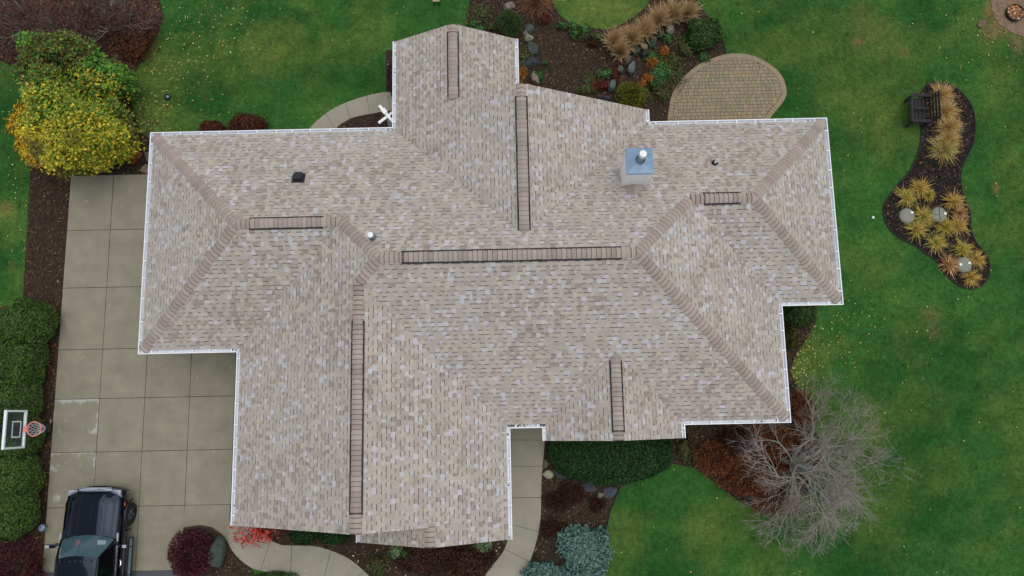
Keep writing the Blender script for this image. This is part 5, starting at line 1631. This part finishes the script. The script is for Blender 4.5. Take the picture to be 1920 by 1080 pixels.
for sx in (-1, 1):
    gp = lambda x, y, z: (sx * x, y, z)
    # side windows and pillars
    lo_ = [gp(.925, -1.72, 1.215), gp(.935, -2.65, 1.22), gp(.935, -3.60, 1.22)]
    hi_ = [gp(.685, -2.16, 1.79), gp(.685, -2.75, 1.80), gp(.685, -3.42, 1.80)]
    for i in (0, 1):
        q_ = [lo_[i], lo_[i + 1], hi_[i + 1], hi_[i]]
        mb = MB(); mb.poly(q_ if sx > 0 else q_[::-1]); mb.build('side_window', M['darkglass'], truck)
    mb = MB()
    mb.tube([gp(.90, -1.64, 1.22), gp(.78, -1.92, 1.53), gp(.665, -2.17, 1.82)], .035, 6); mb.build('windshield_pillar', M['paint'], truck)
    mb = MB(); mb.tube([gp(.935, -2.66, 1.225), gp(.685, -2.76, 1.79)], .025, 6); mb.tube([gp(.935, -3.62, 1.22), gp(.685, -3.46, 1.82)], .05, 6); mb.tube([gp(.69, -2.14, 1.81), gp(.695, -2.8, 1.83), gp(.69, -3.48, 1.82)], .025, 6)
    tag(mb.build('window_frame', M['paint'], truck), kind='stuff')
    mb = MB(); mb.box(min(sx * .955, sx * .985), max(sx * .955, sx * .985), -3.66, -1.76, 1.195, 1.225); mb.build('belt_trim', M['chrome'], truck)
    mb = MB(); mb.box(min(sx * .93, sx * .985), max(sx * .93, sx * .985), -1.72, -1.44, 1.175, 1.20); mb.build('fender_trim', M['chrome'], truck)
    for y in (-2.45, -3.42):
        mb = MB(); mb.tube([gp(1.0, y + .11, 1.0), gp(1.035, y + .07, 1.01), gp(1.04, y - .05, 1.01), gp(1.0, y - .10, 1.0)], .02, 6); mb.build('door_handle', M['chrome'], truck)
    mb = MB(); mb.box(min(sx * .98, sx * 1.13), max(sx * .98, sx * 1.13), -3.75, -1.68, .40, .47)
    rbd = mb.build('running_board', M['black'], truck)
    mb = MB()
    for y0, y1 in ((-1.98, -1.72), (-2.9, -2.02), (-3.7, -2.94)): mb.box(min(sx * 1.03, sx * 1.115), max(sx * 1.03, sx * 1.115), y0, y1, .471, .482)
    tag(mb.build('step_pad', M['steel'], rbd), kind='stuff')
    mb = MB(); mb.tube([gp(.96, -1.80, 1.20), gp(1.05, -1.80, 1.24), gp(1.14, -1.84, 1.27)], [.04, .05, .05], 6)
    mb.box(min(sx * 1.10, sx * 1.36), max(sx * 1.10, sx * 1.36), -1.90, -1.79, 1.16, 1.345)
    mir = mb.build('mirror', M['paint'], truck)
    mb = MB(); mb.box(min(sx * 1.22, sx * 1.355), max(sx * 1.22, sx * 1.355), -1.895, -1.80, 1.346, 1.362); mb.build('mirror_cap', M['chrome'], mir)
    mb = MB(); mb.box(min(sx * 1.004, sx * 1.016), max(sx * 1.004, sx * 1.016), -.60, -.47, .93, .975); mb.build('marker_lamp', M['amber'], truck)
    for y, st in ((-.93, -6), (-4.62, 0)):
        wm = Matrix.Translation((sx * .86, y, .40)) @ Matrix.Rotation(math.radians(st), 4, 'Z') @ Matrix.Rotation(math.radians(90 * sx), 4, 'Y')
        t_ = MB(); t_.lathe([(.24, -.13), (.37, -.135), (.40, -.10), (.40, .10), (.37, .135), (.245, .13), (.24, .08)], 28)
        wo_ = t_.build('wheel', M['rubber'], truck); wo_.matrix_basis = wm
        r_ = MB(); r_.lathe([(.245, .11), (.215, .115), (.20, .06), (.05, .05), (.05, .075), (.0, .075)], 24); ro_ = r_.build('rim', M['black'], wo_)
        s_ = MB()
        for k in range(6):
            a = k * math.pi / 3
            s_.box(.06, .215, -.022, .022, .075, .10, M=Matrix.Rotation(a, 4, 'Z'))
        tag(s_.build('spokes', M['steel'], wo_), kind='stuff')
        # arch flare
        f_ = MB(); pts = [(sx * 1.005, y + .50 * math.cos(a), .40 + .50 * math.sin(a)) for a in np.linspace(.05, math.pi - .05, 15)]
        f_.tube(pts, .035, 6); f_.build('wheel_arch', M['black'], truck)
mb = MB(); mb.poly([(-.92, -3.64, 1.22), (.92, -3.64, 1.22), (.67, -3.50, 1.80), (-.67, -3.50, 1.80)][::-1]); mb.build('rear_window', M['darkglass'], truck)
mb = MB()
for x0, x1 in ((-.75, .02), (.02, .72)): mb.tube([(x0, -1.60, 1.265), (x1, -1.66, 1.30)], .012, 5)
tag(mb.build('wiper', M['black'], truck), kind='stuff')

# ------------------------------------------------------------------ basketball hoop
hoop = empty('basketball_hoop', (-16.78, -.22, 0))
tag(hoop, 'basketball hoop with clear white framed backboard and pink rim beside the driveway', 'basketball hoop')
mb = MB(); mb.box(-.08, .08, -.08, .08, 0, 2.95); mb.build('pole', M['black'], hoop)
mb = MB(); mb.box(-.15, .17, -.16, .16, .12, 1.75); mb.build('pole_pad', M['black'], hoop)
mb = MB(); mb.box(-.24, .16, -.24, .24, 0, .05); mb.build('base_plate', M['black'], hoop)
mb = MB(); mb.box(.06, .12, .17, .30, .02, .06); mb.build('anchor_block', M['lid'], hoop)
for z in (2.80, 3.4):
    for yy in (-.14, .14):
        mb = MB(); mb.tube([(.0, yy * .5, z - .25), (.93, yy, z + .2)], .028, 6); mb.build('support_arm', M['black'], hoop)
bx0, z0, z1, y0, y1 = .98, 2.90, 3.94, -.60, .60
mb = MB(); mb.box(bx0, bx0 + .012, y0 + .05, y1 - .05, z0 + .05, z1 - .05)
bd = mb.build('backboard', M['board'], hoop)
for (ya, yb_, za, zb_) in ((y0, y1, z1 - .06, z1), (y0, y1, z0, z0 + .06), (y0, y0 + .06, z0 + .06, z1 - .06), (y1 - .06, y1, z0 + .06, z1 - .06)):
    mb = MB(); mb.box(bx0 - .03, bx0 + .045, ya, yb_, za, zb_); mb.build('frame', M['whitepaint'], bd)
for (ya, yb_, za, zb_) in ((-.26, .26, 3.53, 3.57), (-.26, .26, 3.13, 3.17), (-.26, -.22, 3.17, 3.53), (.22, .26, 3.17, 3.53)):
    mb = MB(); mb.box(bx0 + .013, bx0 + .017, ya, yb_, za, zb_); mb.build('target_line', M['whitepaint'], bd)
rc = (1.36, .0, 3.05)
mb = MB(); mb.tube([(rc[0] + .225 * math.cos(a), rc[1] + .225 * math.sin(a), rc[2]) for a in np.linspace(0, 2 * math.pi, 33)], .016, 8, caps=False)
rim_ = mb.build('rim', M['rimred'], hoop)
mb = MB(); mb.box(bx0 + .045, rc[0] - .20, -.09, .09, 2.98, 3.06); mb.build('rim_bracket', M['rimred'], rim_)
mb = MB()
def np_(a, t): r_ = .222 * (1 - t) ** .7 * .55 + .222 * .45; return (rc[0] + r_ * math.cos(a), rc[1] + r_ * math.sin(a), rc[2] - .44 * t)
for k in range(12):
    for sg in (-1, 1):
        mb.tube([np_(2 * math.pi * k / 12 + sg * t * 1.05, t) for t in np.linspace(0, 1, 6)], .0075, 4)
mb.tube([np_(a, 1.0) for a in np.linspace(0, 2 * math.pi, 17)], .008, 4, caps=False)
tag(mb.build('net', M['net'], hoop), kind='stuff')

# ------------------------------------------------------------------ garden bench
bx_, by_ = G(1724, 206, .45)
bench = empty('garden_bench', (bx_, by_, .02), math.radians(-3))
tag(bench, 'dark weathered wooden bench at the edge of the island bed', 'bench')
for x in (-.30, .28):
    for y in (-.50, .50):
        mb = MB(); mb.box(x - .04, x + .04, y - .04, y + .04, 0, .60); mb.build('leg', M['wood'], bench)
for y in (-.50, .50):
    mb = MB(); mb.box(-.40, .34, y - .055, y + .055, .601, .64); mb.build('armrest', M['wood'], bench)
mb = MB(); mb.box(-.29, .30, -.03, .03, .36, .40); mb.box(-.36, -.28, -.455, .455, .33, .41); mb.build('seat_frame', M['wood'], bench)
mb = MB(); mb.box(-.29, .28, -.035, .035, .56, .61); mb.build('middle_rail', M['wood'], bench)
mb = MB(); mb.box(-.40, -.33, -.445, .445, .60, .638); mb.build('front_rail', M['wood'], bench)
for i in range(4):
    x = -.24 + i * .13
    mb = MB(); mb.box(x - .05, x + .05, -.455, .455, .401, .43); mb.build('seat_slat', M['wood'], bench)
for i in range(4):
    z = .50 + i * .14; x = .34 + i * .035
    mb = MB(); mb.box(x - .016, x + .016, -.54, .54, z, z + .105); mb.build('back_slat', M['wood'], bench)
for y in (-.42, .42):
    mb = MB(); mb.tube([(.33, y, .1), (.41, y, .55), (.50, y, 1.0)], .03, 5); mb.build('back_post', M['wood'], bench)

# ------------------------------------------------------------------ small things
for (u, v, caps_, lab) in ((1702, 404, [(.15, .10)], 'round grey concrete lid at the west edge of the island bed'), (1762, 402, [(.19, .02)], 'round pale concrete lid with a dark cross mark in the middle of the island bed'), (1809, 496, [(-.17, 0), (.16, .05)], 'round grey concrete lid with two white caps at the south end of the island bed')):
    x, y = G(u, v, .15)
    rt = empty('utility_lid', (x, y, 0)); tag(rt, lab, 'lid', 'round lids in the island bed')
    mb = MB(); mb.lathe([(.285, .0), (.29, .10), (.27, .135), (.15, .155), (.0, .16)], 36); mb.build('lid', M['lid'], rt, smooth=True)
    for cx, cy in caps_:
        mb = MB(); mb.lathe([(.052, .12), (.052, .19), (.04, .20), (.0, .20)], 14, cx, cy); mb.build('pipe_cap', M['pvc'], rt)
    if 'cross' in lab:
        mb = MB(); mb.box(-.012, .012, -.22, .24, .14, .162); mb.box(-.2, -.02, -.03, -.008, .14, .162); tag(mb.build('lid_groove', M['joint'], rt), kind='stuff')
x, y = G(1904.5, 22.7, .15)
fr_ = empty('fire_ring', (x, y, 0)); tag(fr_, 'round rusty steel fire ring filled with dry leaves', 'fire ring')
mb = MB(); mb.lathe([(.335, 0), (.335, .15), (.34, .16), (.32, .16), (.322, .14), (.322, .02)], 32); mb.build('ring', M['rust'], fr_)
a = rng.uniform(0, 6.283, 420); q = np.sqrt(rng.random(420)) * .305
V, F = flat_quads(np.stack([q * np.cos(a), q * np.sin(a)], 1), .06, .15, .05, .11, .7, .5)
tag(link('dry_leaves', np_mesh('dry_leaves', V, F, pick([lin(176, 120, 74), lin(150, 92, 54), lin(196, 150, 108), lin(120, 76, 50), lin(206, 186, 160)], len(F), jit=.25)), M['leaf'], fr_), kind='stuff')
x, y = G(78, 990, .38)
pl_ = empty('path_light', (x, y, 0)); tag(pl_, 'grey round topped path light between the arborvitae and the driveway', 'path light')
mb = MB(); mb.lathe([(.125, .36), (.13, .38), (.10, .405), (.0, .415)], 24); mb.build('lamp_cap', M['steel'], pl_)
mb = MB(); mb.lathe([(.014, 0), (.014, .36)], 8); mb.build('stem', M['black'], pl_)
x, y = G(313, 181, .1)
gl_ = empty('ground_light', (x, y, 0)); tag(gl_, 'small dark round ground light alone on the northwest lawn', 'ground light')
mb = MB(); mb.lathe([(.11, 0), (.115, .10), (.09, .12), (.085, .09), (.0, .08)], 18); mb.build('housing', M['black'], gl_)
mb = MB(); mb.lathe([(.045, .082), (.05, .13), (.0, .14)], 12, .03, -.01); mb.build('lamp', M['steel'], gl_)
x, y = G(1637, 408, .05)
mb = MB(); mb.lathe([(.05, 0), (.05, .05), (.035, .07), (.0, .075)], 14)
o = mb.build('cleanout_cap', M['pvc']); o.location = (x, y, .02); tag(o, 'tiny white round cap in the lawn west of the island bed', 'pipe cap')
x, y = G(818, 0, .3)
wb = empty('wooden_stool', (x, y, 0)); tag(wb, 'small tan wooden stool cut off by the top edge above the north gable', 'stool')
mb = MB(); mb.box(-.13, .13, -.08, .16, .30, .34); mb.build('seat', mat('pale_wood', lin(168, 140, 118), .8, .3, 12), wb)
for sx in (-1, 1):
    for sy in (-.05, .12):
        mb = MB(); mb.box(sx * .1 - .018, sx * .1 + .018, sy - .018, sy + .018, 0, .30); mb.build('leg', M['wood'], wb)
# white post with crossed arms behind the north eave
zt_ = 2.7
x, y = G(727, 217, zt_)
po = empty('white_post', (x, y, 0)); tag(po, 'tapered white post with two crossed arms at the inner corner of the north eave', 'post')
mb = MB(); hb, ht = .20, .055
vs = [(-hb, -hb, 0), (hb, -hb, 0), (hb, hb, 0), (-hb, hb, 0), (-ht, -ht, zt_ - .06), (ht, -ht, zt_ - .06), (ht, ht, zt_ - .06), (-ht, ht, zt_ - .06)]
mb.add(vs, [(3, 2, 1, 0), (4, 5, 6, 7), (0, 1, 5, 4), (1, 2, 6, 5), (2, 3, 7, 6), (3, 0, 4, 7)]); mb.build('post', M['pvc'], po)
A_ = math.atan2(-.63, .5)
for a, l0, l1, z in ((A_, -.46, .34, zt_ + .03), (math.atan2(.43, .55), -.40, .40, zt_ - .035)):
    mb = MB(); mb.box(l0, l1, -.045, .045, z - .03, z + .03, M=Matrix.Rotation(a, 4, 'Z')); mb.build('cross_arm', M['pvc'], po)
mb = MB(); mb.box(-.27, -.08, -.075, .075, zt_ - .02, zt_ + .12, M=Matrix.Rotation(A_, 4, 'Z')); mb.build('cap_block', M['pvc'], po)
